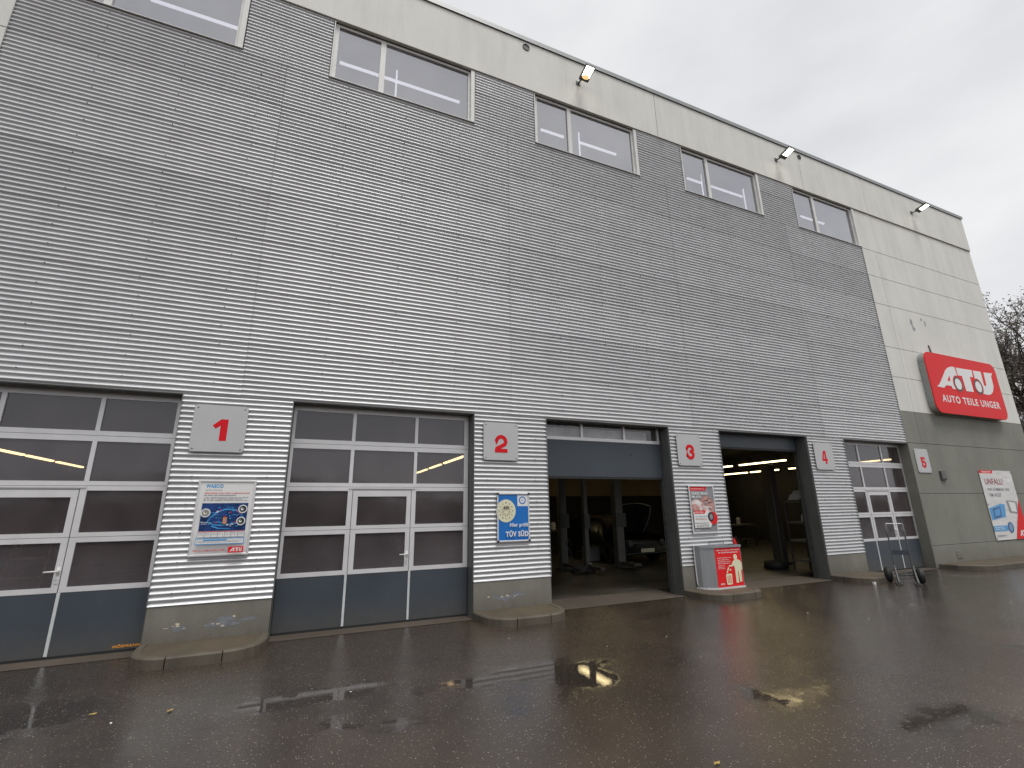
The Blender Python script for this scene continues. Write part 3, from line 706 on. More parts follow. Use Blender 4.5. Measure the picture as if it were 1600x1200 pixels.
def digit_mesh(n, x0, x1, z0, z1, y):
    W_, H_ = x1 - x0, z1 - z0; mb = MB()
    cnt = [0]
    def put(poly): cnt[0] += 1; mb.prism([(x0 + u, z0 + v) for u, v in poly], y - 0.002 - 0.00012 * cnt[0], y)
    t = 0.034
    def pl(pts):
        Lf, Rt = stroke(pts, t)
        for i in range(len(pts) - 1): put([tuple(Rt[i]), tuple(Rt[i + 1]), tuple(Lf[i + 1]), tuple(Lf[i])])
    if n == 1:
        put([(W_ * .52, 0), (W_, 0), (W_, H_), (W_ * .52, H_), (0.0, H_ * .70), (W_ * .22, H_ * .55), (W_ * .52, H_ * .70)])
    elif n == 2:
        r = W_ / 2 - t
        pl([(t, H_ * .68), (t, H_ - t - r)] + arc(W_ / 2, H_ - t - r, r, r, 180, 0, 10)[1:] + [(W_ - t, H_ * .58), (W_ - t * 1.6, H_ * .46), (t * 1.3, t * 2.2), (t, t)])
        put([(0, 0), (W_, 0), (W_, 2 * t), (0, 2 * t)])
    elif n == 3:
        r = W_ / 2 - t; rb = H_ * .27 - t
        pl([(t, H_ * .70), (t, H_ - t - r * .9)] + arc(W_ / 2, H_ - t - r * .9, r, r * .9, 180, 0, 10)[1:] + [(W_ - t, H_ * .64), (W_ * .66, H_ * .525), (W_ * .42, H_ * .525)])
        pl([(W_ * .62, H_ * .525), (W_ - t, H_ * .40), (W_ - t, t + r * .9)] + arc(W_ / 2, t + r * .9, r, r * .9, 0, -180, 10)[1:] + [(t * .9, H_ * .24)])
    elif n == 4:
        put([(W_ * .52, 0), (W_ * .82, 0), (W_ * .82, H_), (W_ * .52, H_)])
        put([(0, H_ * .22), (W_ * .52, H_ * .22), (W_ * .52, H_ * .40), (0, H_ * .40)])
        put([(W_ * .82, H_ * .22), (W_, H_ * .22), (W_, H_ * .40), (W_ * .82, H_ * .40)])
        put([(0, H_ * .40), (W_ * .27, H_ * .40), (W_ * .52, H_ * .86), (W_ * .52, H_), (W_ * .36, H_)])
    else:
        r = W_ / 2 - t
        pl([(W_ - t * .6, H_ - t), (t, H_ - t), (t, H_ * .56), (W_ * .62, H_ * .58), (W_ - t, H_ * .46), (W_ - t, t + r * .9)] + arc(W_ / 2, t + r * .9, r, r * .9, 0, -180, 10)[1:] + [(t * .9, H_ * .20)])
    return mb
for k in range(5):
    x0, x1 = plate_x[k]; y = -0.006 if k < 4 else 0.004
    t = thing('number_sign', 'grey plate with red number %d %s' % (k + 1, where[k]), 'number plate', ((x0 + x1) / 2, y, 2.91), 0, 'numbered grey plates beside the gates')
    cx = (x0 + x1) / 2
    MB().prism([(x - cx, z - 2.91) for x, z in rounded(x0, x1, 2.575, 3.258, 0.045)], -0.014, -0.002).build('plate', MT['plate'], t)
    a, b, c, d = dig[k + 1]
    o = digit_mesh(k + 1, a - cx, b - cx, c - 2.91, d - 2.91, -0.0142).build('digit', MT['redd'], t)
    for sx in (-1, 1):
        for sz in (-1, 1): MB().lathe([(0.0, -0.005), (0.008, -0.004), (0.010, 0)], (sx * ((x1 - x0) / 2 - 0.045), -0.014, sz * 0.298), (0, 1, 0), 8).build('screw', MT['ink'], t)

def poster(name, label, cat, x0, x1, z0, z1, y, fw=0.028, side_only=False):
    t = thing(name, label, cat, (0, 0, 0))
    MB().box(x0 + .004, x1 - .004, y - 0.012, y + 0.004, z0 + .004, z1 - .004).build('backing', MT['plate'], t)
    f = MB()
    f.bbox(x0, x1, y - 0.024, y - 0.0125, z0, z0 + fw, 0.005)
    f.bbox(x0, x0 + fw, y - 0.024, y - 0.0125, z0 + fw, z1 - fw, 0.005); f.bbox(x1 - fw, x1, y - 0.024, y - 0.0125, z0 + fw, z1 - fw, 0.005)
    f.bbox(x0, x1, y - 0.024, y - 0.0125, z1 - fw, z1, 0.005)
    f.each('frame_bar', MT['frame'], t, per=12)
    pr = Print(x0 + fw, x1 - fw, z0 + fw, z1 - fw, y - 0.0125)
    return t, pr

def car_logo(pr, u0, v0, u1, v1, m='pw'):
    """slanted A T U block letters of the small logos"""
    def q(pts): pr.poly(m, [(u0 + a * (u1 - u0), v0 + b * (v1 - v0)) for a, b in pts], 'logo')
    q([(0, 1), (.12, 1), (.30, .2), (.30, 1), (.40, 1), (.40, 0), (.24, 0)])
    q([(.16, .62), (.16, .80), (.30, .80), (.30, .62)])
    q([(.46, .0), (.46, .25), (.54, .25), (.54, 1), (.66, 1), (.66, .25), (.74, .25), (.74, 0)])
    q([(.77, 0), (.77, .85), (.83, 1), (.95, 1), (1, .85), (1, 0), (.92, 0), (.92, .75), (.85, .75), (.85, 0)])

# poster 1
t, pr = poster('poster', 'framed white poster with a blue car diagram on the pier below the number 1', 'poster', -1.373, -0.652, 1.150, 2.176, -0.004)
pr.rect('pw', 0, 0, 1, 1, 'sheet')
pr.text('cyan', 'WAECO', .10, .03, .42, .085, .05)
pr.text('grey', 'AirCon Service', .10, .105, .40, .125, .01)
pr.text('red', 'GEFAHREN FÜR IHRE KLIMAANLAGE?', .09, .145, .93, .168, .02)
pr.lines('grey', .09, .18, .70, .20, 1, 3, .8)
pr.lines('grey', .09, .215, .92, .275, 3, 4)
pr.rect('navy', .08, .30, .93, .685)
pr.rect('navy', .08, .30, .93, .31)
# car outline drawing
pr.poly('cyan', [(.20, .56), (.24, .50), (.36, .42), (.52, .375), (.72, .39), (.84, .45), (.88, .52), (.84, .565), (.72, .60), (.50, .62), (.32, .61)], 'drawing')
pr.poly('navy', [(.23, .555), (.27, .505), (.38, .435), (.52, .395), (.70, .405), (.80, .455), (.84, .52), (.80, .55), (.70, .585), (.50, .60), (.34, .595)], 'drawing')
rn = random.Random(3)
for k in range(34): pr.disc(['cyan', 'blue', 'pw', 'cyan', 'blue'][k % 5], rn.uniform(.22, .85), rn.uniform(.35, .63), rn.uniform(.004, .020), 'drawing', rn.uniform(.003, .012), 8)
for k in range(12): u = rn.uniform(.2, .75); v = rn.uniform(.34, .62); pr.rect('cyan', u, v, u + rn.uniform(.04, .14), v + .006, 'drawing')
pr.rect('orange', .50, .50, .57, .59, 'drawing'); pr.rect('skin', .515, .51, .56, .58, 'drawing')
for u, v in ((.44, .395), (.62, .43), (.74, .41), (.80, .45), (.53, .49), (.38, .57), (.72, .57)): pr.disc('red', u, v, .010, 'drawing', n=8)
for u, v, r in ((.17, .435, .062), (.845, .385, .060), (.835, .555, .060)):
    pr.disc('pw', u, v, r * .95, 'drawing'); pr.disc('grey' if u < .5 else 'ink', u, v, r * .72, 'drawing'); pr.disc('pw' if u > .5 else 'cream', u - .01, v, r * .34, 'drawing'); pr.disc('ink', u, v - .01, r * .16, 'drawing')
pr.text('pw', 'Wissen', .10, .555, .24, .575, .01); pr.lines('pw', .12, .585, .22, .60, 1, 8)
pr.poly('cyan', [(.30, .625), (.42, .655), (.66, .665), (.66, .658), (.44, .645), (.32, .61)], 'drawing')
pr.rect('red', .08, .690, .93, .697, 'table'); pr.rect('navy', .08, .697, .93, .775, 'table')
for k in range(7):
    u = .083 + k * .1215; pr.rect('pw', u, .700, u + .115, .770, 'table'); pr.lines('grey', u + .012, .71, u + .10, .75, 2, 20 + k, .4)
pr.rect('cyan', .06, .785, .94, .868, 'table'); pr.rect('pw', .072, .795, .928, .858, 'table'); pr.rect('cyan', .20, .800, .62, .822, 'table'); pr.lines('grey', .09, .815, .90, .85, 2, 31, .4)
pr.text('red', 'GRATIS KLIMA-CHECK BEI', .04, .935, .60, .955, .02)
pr.rect('red', .67, .905, .95, .985, 'logo'); car_logo(pr, .70, .92, .92, .97)
pr.build(t)

# notice 2
x0, x1, z0, z1 = 3.122, 3.745, 1.168, 1.996
t, pr = poster('notice_board', 'small blue notice with a cream dial on the pier below the number 2', 'notice board', x0, x1, z0, z1, -0.006, 0.026)
pr.rect('blue', 0, 0, 1, 1, 'sheet'); pr.rect('ink', 0, 0, 1, .012, 'sheet')
pr.rect('pw', .64, .02, 1.0, .26, 'badge'); pr.disc('blue', .81, .13, .068, 'badge'); pr.disc('pw', .81, .13, .048, 'badge'); pr.text('blue', 'TÜV', .76, .115, .86, .145, .02, name='badge')
pr.disc('ink', .27, .215, .10, 'dial', .08)
pr.disc('cream', .25, .36, .185, 'dial', .195, 32)
for k in range(12):
    q = math.radians(90 - 30 * k); ca, sa = math.cos(q), math.sin(q)
    if .25 + .24 * ca < 0: pass
    pr.text('ink', str(k + 1), .25 + .245 * ca * .9 - .018, .36 - .195 * sa * .9 - .016, .25 + .245 * ca * .9 + .018, .36 - .195 * sa * .9 + .016, .02, name='dial')
for k in range(12):
    q = math.radians(90 - 30 * k + 15); ca, sa = math.cos(q), math.sin(q)
    pr.poly('ink', [(.25 + ca * .09 - sa * .008, .36 - sa * .07 - ca * .006), (.25 + ca * .09 + sa * .008, .36 - sa * .07 + ca * .006), (.25 + ca * .17 + sa * .004, .36 - sa * .13 + ca * .003), (.25 + ca * .17 - sa * .004, .36 - sa * .13 - ca * .003)], 'dial')
for u in (.20, .26, .31): pr.rect('ink', u - .016, .26, u + .016, .32, 'dial')
pr.text('pw', 'Hier prüft', .36, .625, .98, .735, .035)
pr.text('pw', 'TÜV SÜD', .22, .785, .98, .925, .045)
pr.build(t)
MB().box(x0 - 0.006, x0 + 0.03, -0.042, -0.031, z1 - 0.03, z1 + 0.006).box(x1 - 0.03, x1 + 0.006, -0.042, -0.031, z1 - 0.03, z1 + 0.006).box(x0 - 0.006, x0 + 0.03, -0.042, -0.031, z0 - 0.006, z0 + 0.03).box(x1 - .03, x1 + .006, -.042, -.031, z0 - .006, z0 + .03).each('corner_cap', MT['ink'], t)

# poster 3
t, pr = poster('poster', 'red and rose deals poster in a silver frame above the red bin', 'poster', 7.500, 8.207, 1.165, 2.158, -0.004)
pr.rect('grey', 0, 0, 1, 1, 'sheet')
pr.poly('red', [(0, .09), (.66, .09), (.74, .0), (0, .0)], 'ribbon'); pr.text('pw', 'WIR SIND FÜR DICH DA', .05, .03, .62, .06, .02)
rn = random.Random(11)
pr.disc('skin', .66, .42, .22, 'picture', .20); pr.disc('pinkw', .55, .44, .16, 'picture', .13)
pr.disc('skin', .70, .34, .15, 'picture', .09); pr.disc('pinkw', .22, .38, .13, 'picture', .09); pr.disc('pw', .30, .36, .08, 'picture', .05); pr.disc('skin', .16, .46, .12, 'picture', .07)
for k in range(16): pr.disc(rn.choice(['skin', 'pinkw', 'pinkw', 'grey']), rn.uniform(.15, .85), rn.uniform(.28, .52), rn.uniform(.015, .05), 'picture', rn.uniform(.01, .035), 9)
pr.disc('ink', .80, .31, .075, 'glasses', .045); pr.disc('skin', .80, .31, .062, 'glasses', .035); pr.rect('ink', .56, .30, .70, .312, 'glasses')
pr.text('pw', 'CRAZY DEALS', .04, .125, .74, .18, .05); pr.text('pw', 'BEI ATU', .04, .20, .44, .25, .05)
pr.poly('pw', [(.04, .90), (.72, .90), (.80, .80), (.80, .555), (.04, .555)], 'panel')
pr.poly('red', [(.08, .60), (.50, .60), (.58, .53), (.08, .53)], 'ribbon'); pr.text('pw', 'MEGA DEALS', .12, .55, .46, .58, .03)
pr.disc('red', .86, .70, .12, 'tyre', .13); pr.disc('ink', .76, .67, .085, 'tyre', .10); pr.disc('grey', .77, .67, .045, 'tyre', .06)
pr.text('cyan', 'Top Reifen-Preise', .10, .645, .62, .67, .02); pr.lines('skin', .10, .69, .60, .74, 2, 41); pr.rect('ink', .06, .795, .62, .803, 'panel'); pr.lines('grey', .12, .83, .66, .89, 2, 42)
pr.text('pw', 'ATU', .06, .94, .20, .965, .04)
pr.build(t)

# banner on the concrete
t = thing('banner', 'white accident service banner with a red corner on the grey concrete wall', 'banner', (0, 0, 0))
bx0, bx1, bz0, bz1 = 19.34, 21.30, 0.60, 2.70
bm_, bN, bL, bb = new_mat('banner_cloth')
bb.inputs['Base Color'].default_value = (0.72, 0.71, 0.71, 1); bb.inputs['Roughness'].default_value = 0.5
nn = noise(bN, bL, 1.6, 3, (1, 1, 1.5)); bp_ = bN.new('ShaderNodeBump'); bp_.inputs['Strength'].default_value = 0.6; bp_.inputs['Distance'].default_value = 0.06
bL.new(nn.outputs[0], bp_.inputs['Height']); bL.new(bp_.outputs[0], bb.inputs['Normal'])
MB().box(bx0, bx1, -0.012, -0.004, bz0, bz1).build('cloth', bm_, t)
pr = Print(bx0, bx1, bz0, bz1, -0.0125)
pr.poly('red', [(0, .045), (.40, .045), (.43, .0), (0, .0)], 'ribbon'); pr.text('pw', 'WERKSTATT', .08, .012, .36, .034, .03)
pr.text('redk', 'UNFALL?', .10, .12, .66, .21, .02)
pr.text('grey', 'WIR KÜMMERN UNS', .12, .25, .80, .30, .02); pr.text('grey', 'UM ALLES', .14, .335, .50, .385, .02)
pr.poly('cyan', [(.02, .72), (.46, .68), (.52, .50), (.40, .49), (.02, .55)], 'drawing'); pr.poly('navy', [(.10, .70), (.34, .67), (.36, .53), (.12, .56)], 'drawing'); pr.poly('cyan', [(.14, .67), (.31, .65), (.33, .55), (.15, .585)], 'drawing')
pr.poly('grey', [(.62, .62), (.90, .64), (.92, .46), (.60, .44)], 'drawing'); pr.poly('pw', [(.68, .60), (.84, .615), (.86, .48), (.66, .46)], 'drawing')
pr.rect('cyan', 0, .80, .42, .875, 'drawing'); pr.lines('pw', .04, .815, .34, .865, 2, 5, .5); pr.disc('navy', .52, .83, .17, 'drawing', .16); pr.disc('cyan', .52, .83, .11, 'drawing', .12); pr.disc('grey', .52, .83, .06, 'drawing', .07)
pr.lines('grey', .06, .93, .34, .95, 1, 6, .8)
pr.poly('red', [(.60, 1.0), (1.0, 1.0), (1.0, .42)], 'corner'); car_logo(pr, .74, .88, 1.05 - .07, .96)
pr.build(t)
for u in (0.0, 1.0):
    for v in (0, .5, 1.0): MB().lathe([(0, -.004), (.018, -.004), (.018, 0)], (bx0 + (u * .96 + .02) * (bx1 - bx0), -0.0165, bz0 + (v * .96 + .02) * (bz1 - bz0)), (0, 1, 0), 8).build('eyelet', MT['steel'], t)

# big company sign
KS = (7.932 - 0.20) / (7.932 - 0.30)
KP = lambda pl: [(x * KS, 1.7 + (z - 1.7) * KS) for x, z in pl]
t = thing('company_sign', 'large red rounded sign box with white car shaped letters near the building corner', 'sign', (0, 0, 0))
outl = KP(rounded(17.27, 21.45, 4.365, 6.295, 0.28, 8))
MB().prism(outl, -0.172, 0.008).build('sign_box', MT['signside'], t)
MB().prism(KP(rounded(17.262, 21.458, 4.357, 6.303, 0.285, 8)), -0.200, -0.1725).build('face', [MT['red']], t)
seam = MB(); seam.box(17.27 * KS - .0025, 17.27 * KS - .001, -0.17, 0.0, 4.70, 4.708).box(17.27 * KS - .0025, 17.27 * KS - .001, -0.17, 0.0, 6.03, 6.038).each('seam', MT['ink'], t)
yl = -0.2005
A = [(17.554, 5.187), (17.699, 5.245), (17.885, 5.407), (18.255, 5.761), (18.42, 5.866), (18.649, 5.934), (18.851, 5.94), (18.899, 5.654), (18.687, 5.587), (18.575, 5.473), (18.55, 5.334), (18.614, 5.177), (18.422, 5.187), (18.42, 5.266), (18.111, 5.271), (17.932, 5.17)]
Tt = [(18.936, 5.93), (19.884, 5.944), (19.854, 5.696), (19.656, 5.695), (19.651, 5.18), (19.208, 5.176), (19.181, 5.678), (18.947, 5.671)]
Uu = [(19.958, 5.94), (20.444, 5.947), (20.422, 5.483), (20.49, 5.447), (20.582, 5.498), (20.624, 5.941), (21.198, 5.966), (21.069, 5.86), (21.034, 5.491), (20.888, 5.286), (20.703, 5.186), (20.511, 5.154), (20.239, 5.171), (20.105, 5.62), (19.947, 5.629)]
for poly in (A, Tt, Uu): MB().prism(KP(poly[::-1]), yl - 0.003, yl).build('letter', MT['pw'], t)
MB().prism(KP([(18.425, 5.618), (18.229, 5.429), (18.406, 5.423)]), yl - 0.0045, yl - 0.0032).build('letter_hole', MT['red'], t)
for cx, cz in ((18.825, 5.371), (20.035, 5.389)):
    w = MB(); ring = lambda r, n=28: [(cx + r * math.cos(2 * PI * k / n), cz + r * math.sin(2 * PI * k / n)) for k in range(n)]
    ring = (lambda f: (lambda r: KP(f(r))))(ring)
    w.prism(ring(0.285), yl - 0.0046, yl - 0.0035, 0).prism(ring(0.25), yl - 0.0060, yl - 0.0047, 1).prism(ring(0.185), yl - 0.0075, yl - 0.0061, 2)
    w.build('wheel_emblem', [MT['red'], MT['ink'], MT['pw']], t)
vs, fs = text_mesh('AUTO TEILE UNGER', 17.69 * KS, 21.10 * KS, 1.7 + 3.015 * KS, 1.7 + 3.245 * KS, yl - 0.001, 0.028, sp=0.12)
MB().add(vs, fs).build('lettering', MT['pw'], t)

# floodlights
def floodlight(x, z, label, k=1.0):
    t = thing('floodlight', label, 'floodlight', (x, -0.03, z), 0, 'floodlights along the top of the facade')
    a = MB(); a.bbox(-0.06, 0.06, -0.012, 0.0, -0.06, 0.06, .003).tube([(0, -0.01, 0), (0.0, -0.12, -0.03), (0.03, -0.20, 0.0)], 0.02, 6).build('bracket', MT['lamp'], t)
    h = bpy.data.objects.new('lamp_head', None)
    body = MB(); body.box(-0.19, 0.19, -0.28, 0.28, 0.02, 0.075); body.box(-0.12, 0.12, 0.10, 0.26, 0.0755, 0.14)
    for q in range(6): body.box(-0.14 + q * .05, -0.13 + q * .05, -0.25, 0.08, 0.0752, 0.11)
    rim = MB(); rim.box(-0.19, 0.19, -0.28, -0.25, -0.02, 0.0199).box(-0.19, 0.19, 0.25, 0.28, -0.02, 0.0199).box(-0.19, -0.16, -0.25, 0.25, -0.02, 0.0199).box(0.16, 0.19, -0.25, 0.25, -0.02, 0.0199)
    gl = MB(); gl.box(-0.158, 0.158, -0.248, 0.12, -0.012, 0.0195); body.box(-0.158, 0.158, 0.121, 0.249, -0.03, 0.0199)
    R = Matrix.Translation((0.06, -0.33, 0.0)) @ Matrix.Rotation(math.radians(-14), 4, 'X') @ Matrix.Scale(0.66, 4)
    for mb, nm, mm in ((body, 'housing', MT['lamp']), (rim, 'rim', MT['lamp']), (gl, 'lamp_glass', MT['flood'])):
        mb.v = [tuple(R @ Vector(v)) for v in mb.v]; mb.build(nm, mm, t)
    bpy.data.objects.remove(h)
    return t
f0 = floodlight(5.36, 11.96, 'lit floodlight nearest the camera, left one on the concrete beam')
copy_thing(f0, (12.40, -0.03, 11.98), 'lit floodlight in the middle of the concrete beam beside a round hole')
copy_thing(f0, (19.45, -0.03, 11.98), 'lit floodlight farthest right, near the building corner')

MB().lathe([(0.10, 0.0), (0.09, -0.012), (0.0, -0.018)], (0.06, -0.225, -0.035), (0, 0, 1), 14).build('warm_reflector', MT['orangeglow'], f0)

# ------------------------------------------------------------------ kerb islands
def off(poly, d):
    r = []
    n = len(poly)
    for i in range(n):
        a = Vector(poly[max(i - 1, 0)]); b = Vector(poly[min(i + 1, n - 1)]); t_ = (b - a).normalized(); r.append((poly[i][0] - t_.y * d, poly[i][1] + t_.x * d))
    return r
def kerb(mb, path, h=0.12, w=0.09):
    inn = off(path, w); n = len(path); bev = 0.018
    o2 = off(path, bev)
    vs = []
    for i in range(n):
        vs += [(*path[i], 0.0), (*path[i], h - bev), (*o2[i], h), (*inn[i], h), (*inn[i], 0)]
    fs = []
    for i in range(n - 1):
        for k in range(4): fs.append((i * 5 + k, (i + 1) * 5 + k, (i + 1) * 5 + k + 1, i * 5 + k + 1))
    fs += [(0, 1, 2, 3, 4), tuple(5 * (n - 1) + k for k in (4, 3, 2, 1, 0))]
    mb.add(vs, fs); return inn
def island(cx, label, hw=0.74, k=0):
    t = thing('kerb_island', label, 'kerb', (cx, 0, 0), 0, 'rounded kerb islands in front of the piers')
    d = -0.80
    la = [(-hw, 0.0), (-hw, -0.14), (-hw + .01, -0.28)]
    lb = [(-hw + .01, -0.292)] + [(-0.30 - (hw - .31) * math.cos(math.radians(q)), -0.285 + (d + .285) * math.sin(math.radians(q))) for q in (15, 30, 45, 60, 75, 90)]
    lc = [(-0.286, d), (0.276, d)]
    ld = [(0.288, d)] + [(0.29 + (hw - .30) * math.sin(math.radians(q)), -0.285 + (d + .285) * math.cos(math.radians(q))) for q in (15, 30, 45, 60, 75, 90)] + [(hw, -0.14), (hw, 0.0)]
    inner = []
    for pth in (la, lb, lc, ld):
        mb = MB(); inner += kerb(mb, pth); mb.build('kerb_stone', MT['curb'], t)
    MB().zprism(inner, 0.0, 0.113).build('fill_slab', MT['fill'], t)
    return t
isl = ['rounded concrete kerb island below the plate with number 1', 'rounded concrete kerb island below the small blue notice',
       'rounded concrete kerb island that carries the red bin', 'rounded concrete kerb island beside the hand truck']
for k in range(4): island((piers[k][0] + piers[k][1]) / 2 + (0.0 if k else 0.0), isl[k])
t = thing('long_kerb', 'long kerb strip along the grey concrete wall at the right edge', 'kerb', (0, 0, 0))
inner = []
path0 = [(16.06, 0.0), (16.08, -0.12)] + [(16.9 - 0.82 * math.cos(math.radians(q)), -0.12 - 0.76 * math.sin(math.radians(q))) for q in (20, 40, 60, 75, 90)]
mb = MB(); inner += kerb(mb, path0, 0.12); mb.build('kerb_stone', MT['curb'], t)
x = 16.91
while x < 23.5:
    mb = MB(); inner += kerb(mb, [(x, -0.88), (x + 0.985, -0.88)], 0.12); mb.build('kerb_stone', MT['curb'], t); x += 1.0
MB().zprism(inner + [(inner[-1][0], 0.0)], 0, 0.113).build('fill_slab', MT['fill'], t)

# ------------------------------------------------------------------ bin
t = thing('waste_bin', 'grey metal bin with red front and litter pictogram on the kerb island', 'waste bin', (0, 0, 0))
plan = [(7.47, -0.01), (7.478, -0.08), (7.50, -0.14), (7.545, -0.20), (7.61, -0.25), (7.68, -0.285), (7.74, -0.30), (8.45, -0.30), (8.45, -0.01)]
zb, zt = 0.125, 0.925
MB().zprism(plan, zb + 0.02, zt - 0.03).build('body', MT['box'], t)
cx_, cy_ = 7.98, -0.12
big = [(cx_ + (x - cx_) * 1.03, cy_ + (y - cy_) * 1.09) for x, y in plan]
sml = [(cx_ + (x - cx_) * .97, cy_ + (y - cy_) * .90) for x, y in plan]
MB().zprism(big, zb - 0.011, zb + 0.0195).build('bottom_rim', MT['frame'], t)
rimm = MB(); n = len(plan)
vs = [(x, y, zt - 0.029) for x, y in big] + [(x, y, zt + 0.012) for x, y in big] + [(x, y, zt + 0.012) for x, y in sml] + [(x, y, zt - 0.028) for x, y in sml]
fs = []
for i in range(n):
    j = (i + 1) % n
    fs += [(i, j, j + n, i + n), (i + n, j + n, j + 2 * n, i + 2 * n), (i + 2 * n, j + 2 * n, j + 3 * n, i + 3 * n)]
rimm.add(vs, fs).build('top_rim', MT['box'], t)
MB().tube([(7.9, -0.02, 0.945), (7.9, -0.02, 0.99), (8.3, -0.02, 0.99), (8.3, -0.02, 0.945)], 0.008, 6).build('lid_handle', MT['steel'], t)
MB().tube([(7.462, -0.03, 0.93), (7.455, -0.03, 0.60), (7.462, -0.03, 0.22), (7.50, -0.06, 0.14)], 0.014, 6).build('edge_strip', MT['frame'], t)
pr = Print(7.735, 8.44, 0.15, 0.893, -0.3005)
pr.rect('red', 0, 0, 1, 1, 'front_sheet')
pr.text('pw', 'Wir sind, Ihre Werkstatt', .06, .045, .96, .085, .02); pr.text('pw', 'für Profi-Werkstattarbeit', .14, .105, .90, .145, .02)
pr.lines('pinkw', .08, .25, .62, .29, 1, 51, .5); pr.lines('pinkw', .08, .30, .56, .44, 3, 52, .45); pr.lines('pinkw', .08, .45, .34, .56, 3, 53, .45)
pr.disc('cream', .77, .26, .052, 'pictogram', .058)
pr.poly('cream', [(.70, .92), (.80, .92), (.81, .62), (.83, .62), (.84, .90), (.93, .90), (.94, .58), (.955, .60), (.98, .60), (.985, .42), (.93, .345), (.84, .325), (.72, .33), (.64, .375), (.60, .45), (.48, .465), (.48, .50), (.63, .495), (.68, .47), (.705, .56)], 'pictogram')
pr.poly('cream', [(.36, .66), (.40, .66), (.48, .52), (.44, .50)], 'pictogram'); pr.poly('cream', [(.50, .61), (.56, .58), (.52, .55), (.49, .56)], 'pictogram')
pr.poly('cream', [(.335, .93), (.36, .95), (.52, .95), (.545, .93), (.56, .70), (.54, .675), (.345, .675), (.325, .70)], 'pictogram')
for u in (.375, .43, .485): pr.rect('red', u, .72, u + .022, .91, 'pictogram')
car_logo(pr, .08, .90, .23, .945, 'pw')
pr.build(t)

# ------------------------------------------------------------------ hand truck
t = thing('hand_truck', 'worn grey hand truck with two fat wheels standing in front of the closed last gate', 'hand truck', (12.42, -1.12, 0), math.radians(-55))
t.scale = (1, 1, 1)
lean = 0.16
for s in (-1, 1):
    MB().tube([(s * .155, -0.02, 0.06), (s * .155, 0.0, 0.30), (s * .155, lean * .8, 1.05), (s * .155, lean, 1.28)], 0.016, 8).build('upright', MT['steel'], t, smooth=True)
    MB().tube([(s * .155, lean * .75, 0.98), (s * .16, lean + .10, 1.06), (s * .15, lean + .26, 1.18)], 0.015, 8).build('handle', MT['steel'], t, smooth=True)
    MB().lathe([(0.06, -0.06), (0.11, -0.068), (0.15, -0.05), (0.165, 0.0), (0.15, 0.05), (0.11, 0.068), (0.06, 0.06)], (s * .285, 0.18, 0.165), (1, 0, 0), 18).build('tyre', MT['rubber'], t, smooth=True)
    MB().lathe([(0.0, -0.05), (0.06, -0.055), (0.065, 0.0), (0.06, 0.055), (0.0, 0.05)], (s * .285, 0.18, 0.165), (1, 0, 0), 12).build('hub', MT['steel'], t)
    MB().tube([(s * .165, -0.30, 0.03), (s * .165, -0.20, 0.10), (s * .165, -0.06, 0.26), (s * .165, 0.0, 0.38)], [0.028, 0.024, 0.02, 0.014], 6).build('skid', MT['steel'], t, smooth=True)
    MB().box(s * .165 - .05, s * .165 + .05, -0.34, -0.02, 0.006, 0.03).build('toe_plate', MT['steel'], t)
MB().tube([(-.155, lean, 1.27), (.155, lean, 1.27)], 0.012, 6).build('top_bar', MT['frame'], t)
MB().tube([(-.29, 0.18, 0.165), (.29, 0.18, 0.165)], 0.014, 6).build('axle', MT['steel'], t)
MB().box(-.155, .18, 0.055, 0.065, 0.60, 0.70).build('cross_plate', MT['slate'], t)
for z in (0.12, 0.19, 0.26): MB().tube([(-.155, 0.0, z), (.155, 0.0, z)], 0.010, 6).build('cross_bar', MT['steel'], t)

# ------------------------------------------------------------------ inside the workshop
def tyre_thing(x, y, z, label, r=0.31, lying=True):
    t = thing('loose_car_tyre', label, 'tyre', (x, y, z))
    ax = (0, 0, 1)
    MB().lathe([(0.20, -0.09), (0.27, -0.10), (r, -0.075), (r, 0.075), (0.27, 0.10), (0.20, 0.09), (0.19, 0.0), (0.20, -0.09)], (0, 0, 0.1), ax, 24).build('rubber_tyre', MT['rubber'], t, smooth=True)
    MB().lathe([(0.19, -0.05), (0.16, 0.03), (0.03, 0.05), (0.0, 0.05)], (0, 0, 0.1), ax, 16).build('rim', MT['steel'], t)
    return t
tyre_thing(12.35, 2.05, 0.014, 'single car tyre lying flat on the floor inside the open gate')

def lift(x, y, w, d, label, h=4.33):
    t = thing('lift_post', label, 'car lift', (x, y, 0.014), 0, 'steel posts of the car lifts')
    MB().bbox(-w / 2, w / 2, -d / 2, d / 2, 0, h - .01, 0.01).build('column', MT['post'], t)
    MB().box(-w * .9, w * .9, -d * .8, d * .8, 0.0, 0.03).build('base_plate', MT['steel'], t)
    c = MB(); c.box(-w * .7, w * .7, -d / 2 - .06, -d / 2 - .005, 1.15, 1.55).build('carriage', MT['lamp'], t)
    MB().box(-w * .5, w * .5, -d / 2 - .7, -d / 2 - .05, 0.10, 0.17).build('support_arm', MT['lamp'], t)
lift(7.48, 4.15, 0.13, 0.14, 'thin grey lift post left inside the half open gate')
lift(7.20, 5.0, 0.22, 0.2, 'dark lift post farthest left inside the half open gate')
lift(8.86, 4.5, 0.26, 0.22, 'wide pale lift post in the middle of the half open gate')
t0 = thing('lift_post', 'dark wide lift post inside the fully open gate', 'car lift', (13.35, 2.65, 0.014))
MB().bbox(-0.13, 0.13, -0.15, 0.15, 0.0, 2.95, 0.02).build('shaft', MT['lamp'], t0)
MB().box(-0.22, 0.22, -0.22, 0.22, 0.0, 0.06).build('foot', MT['room'], t0)

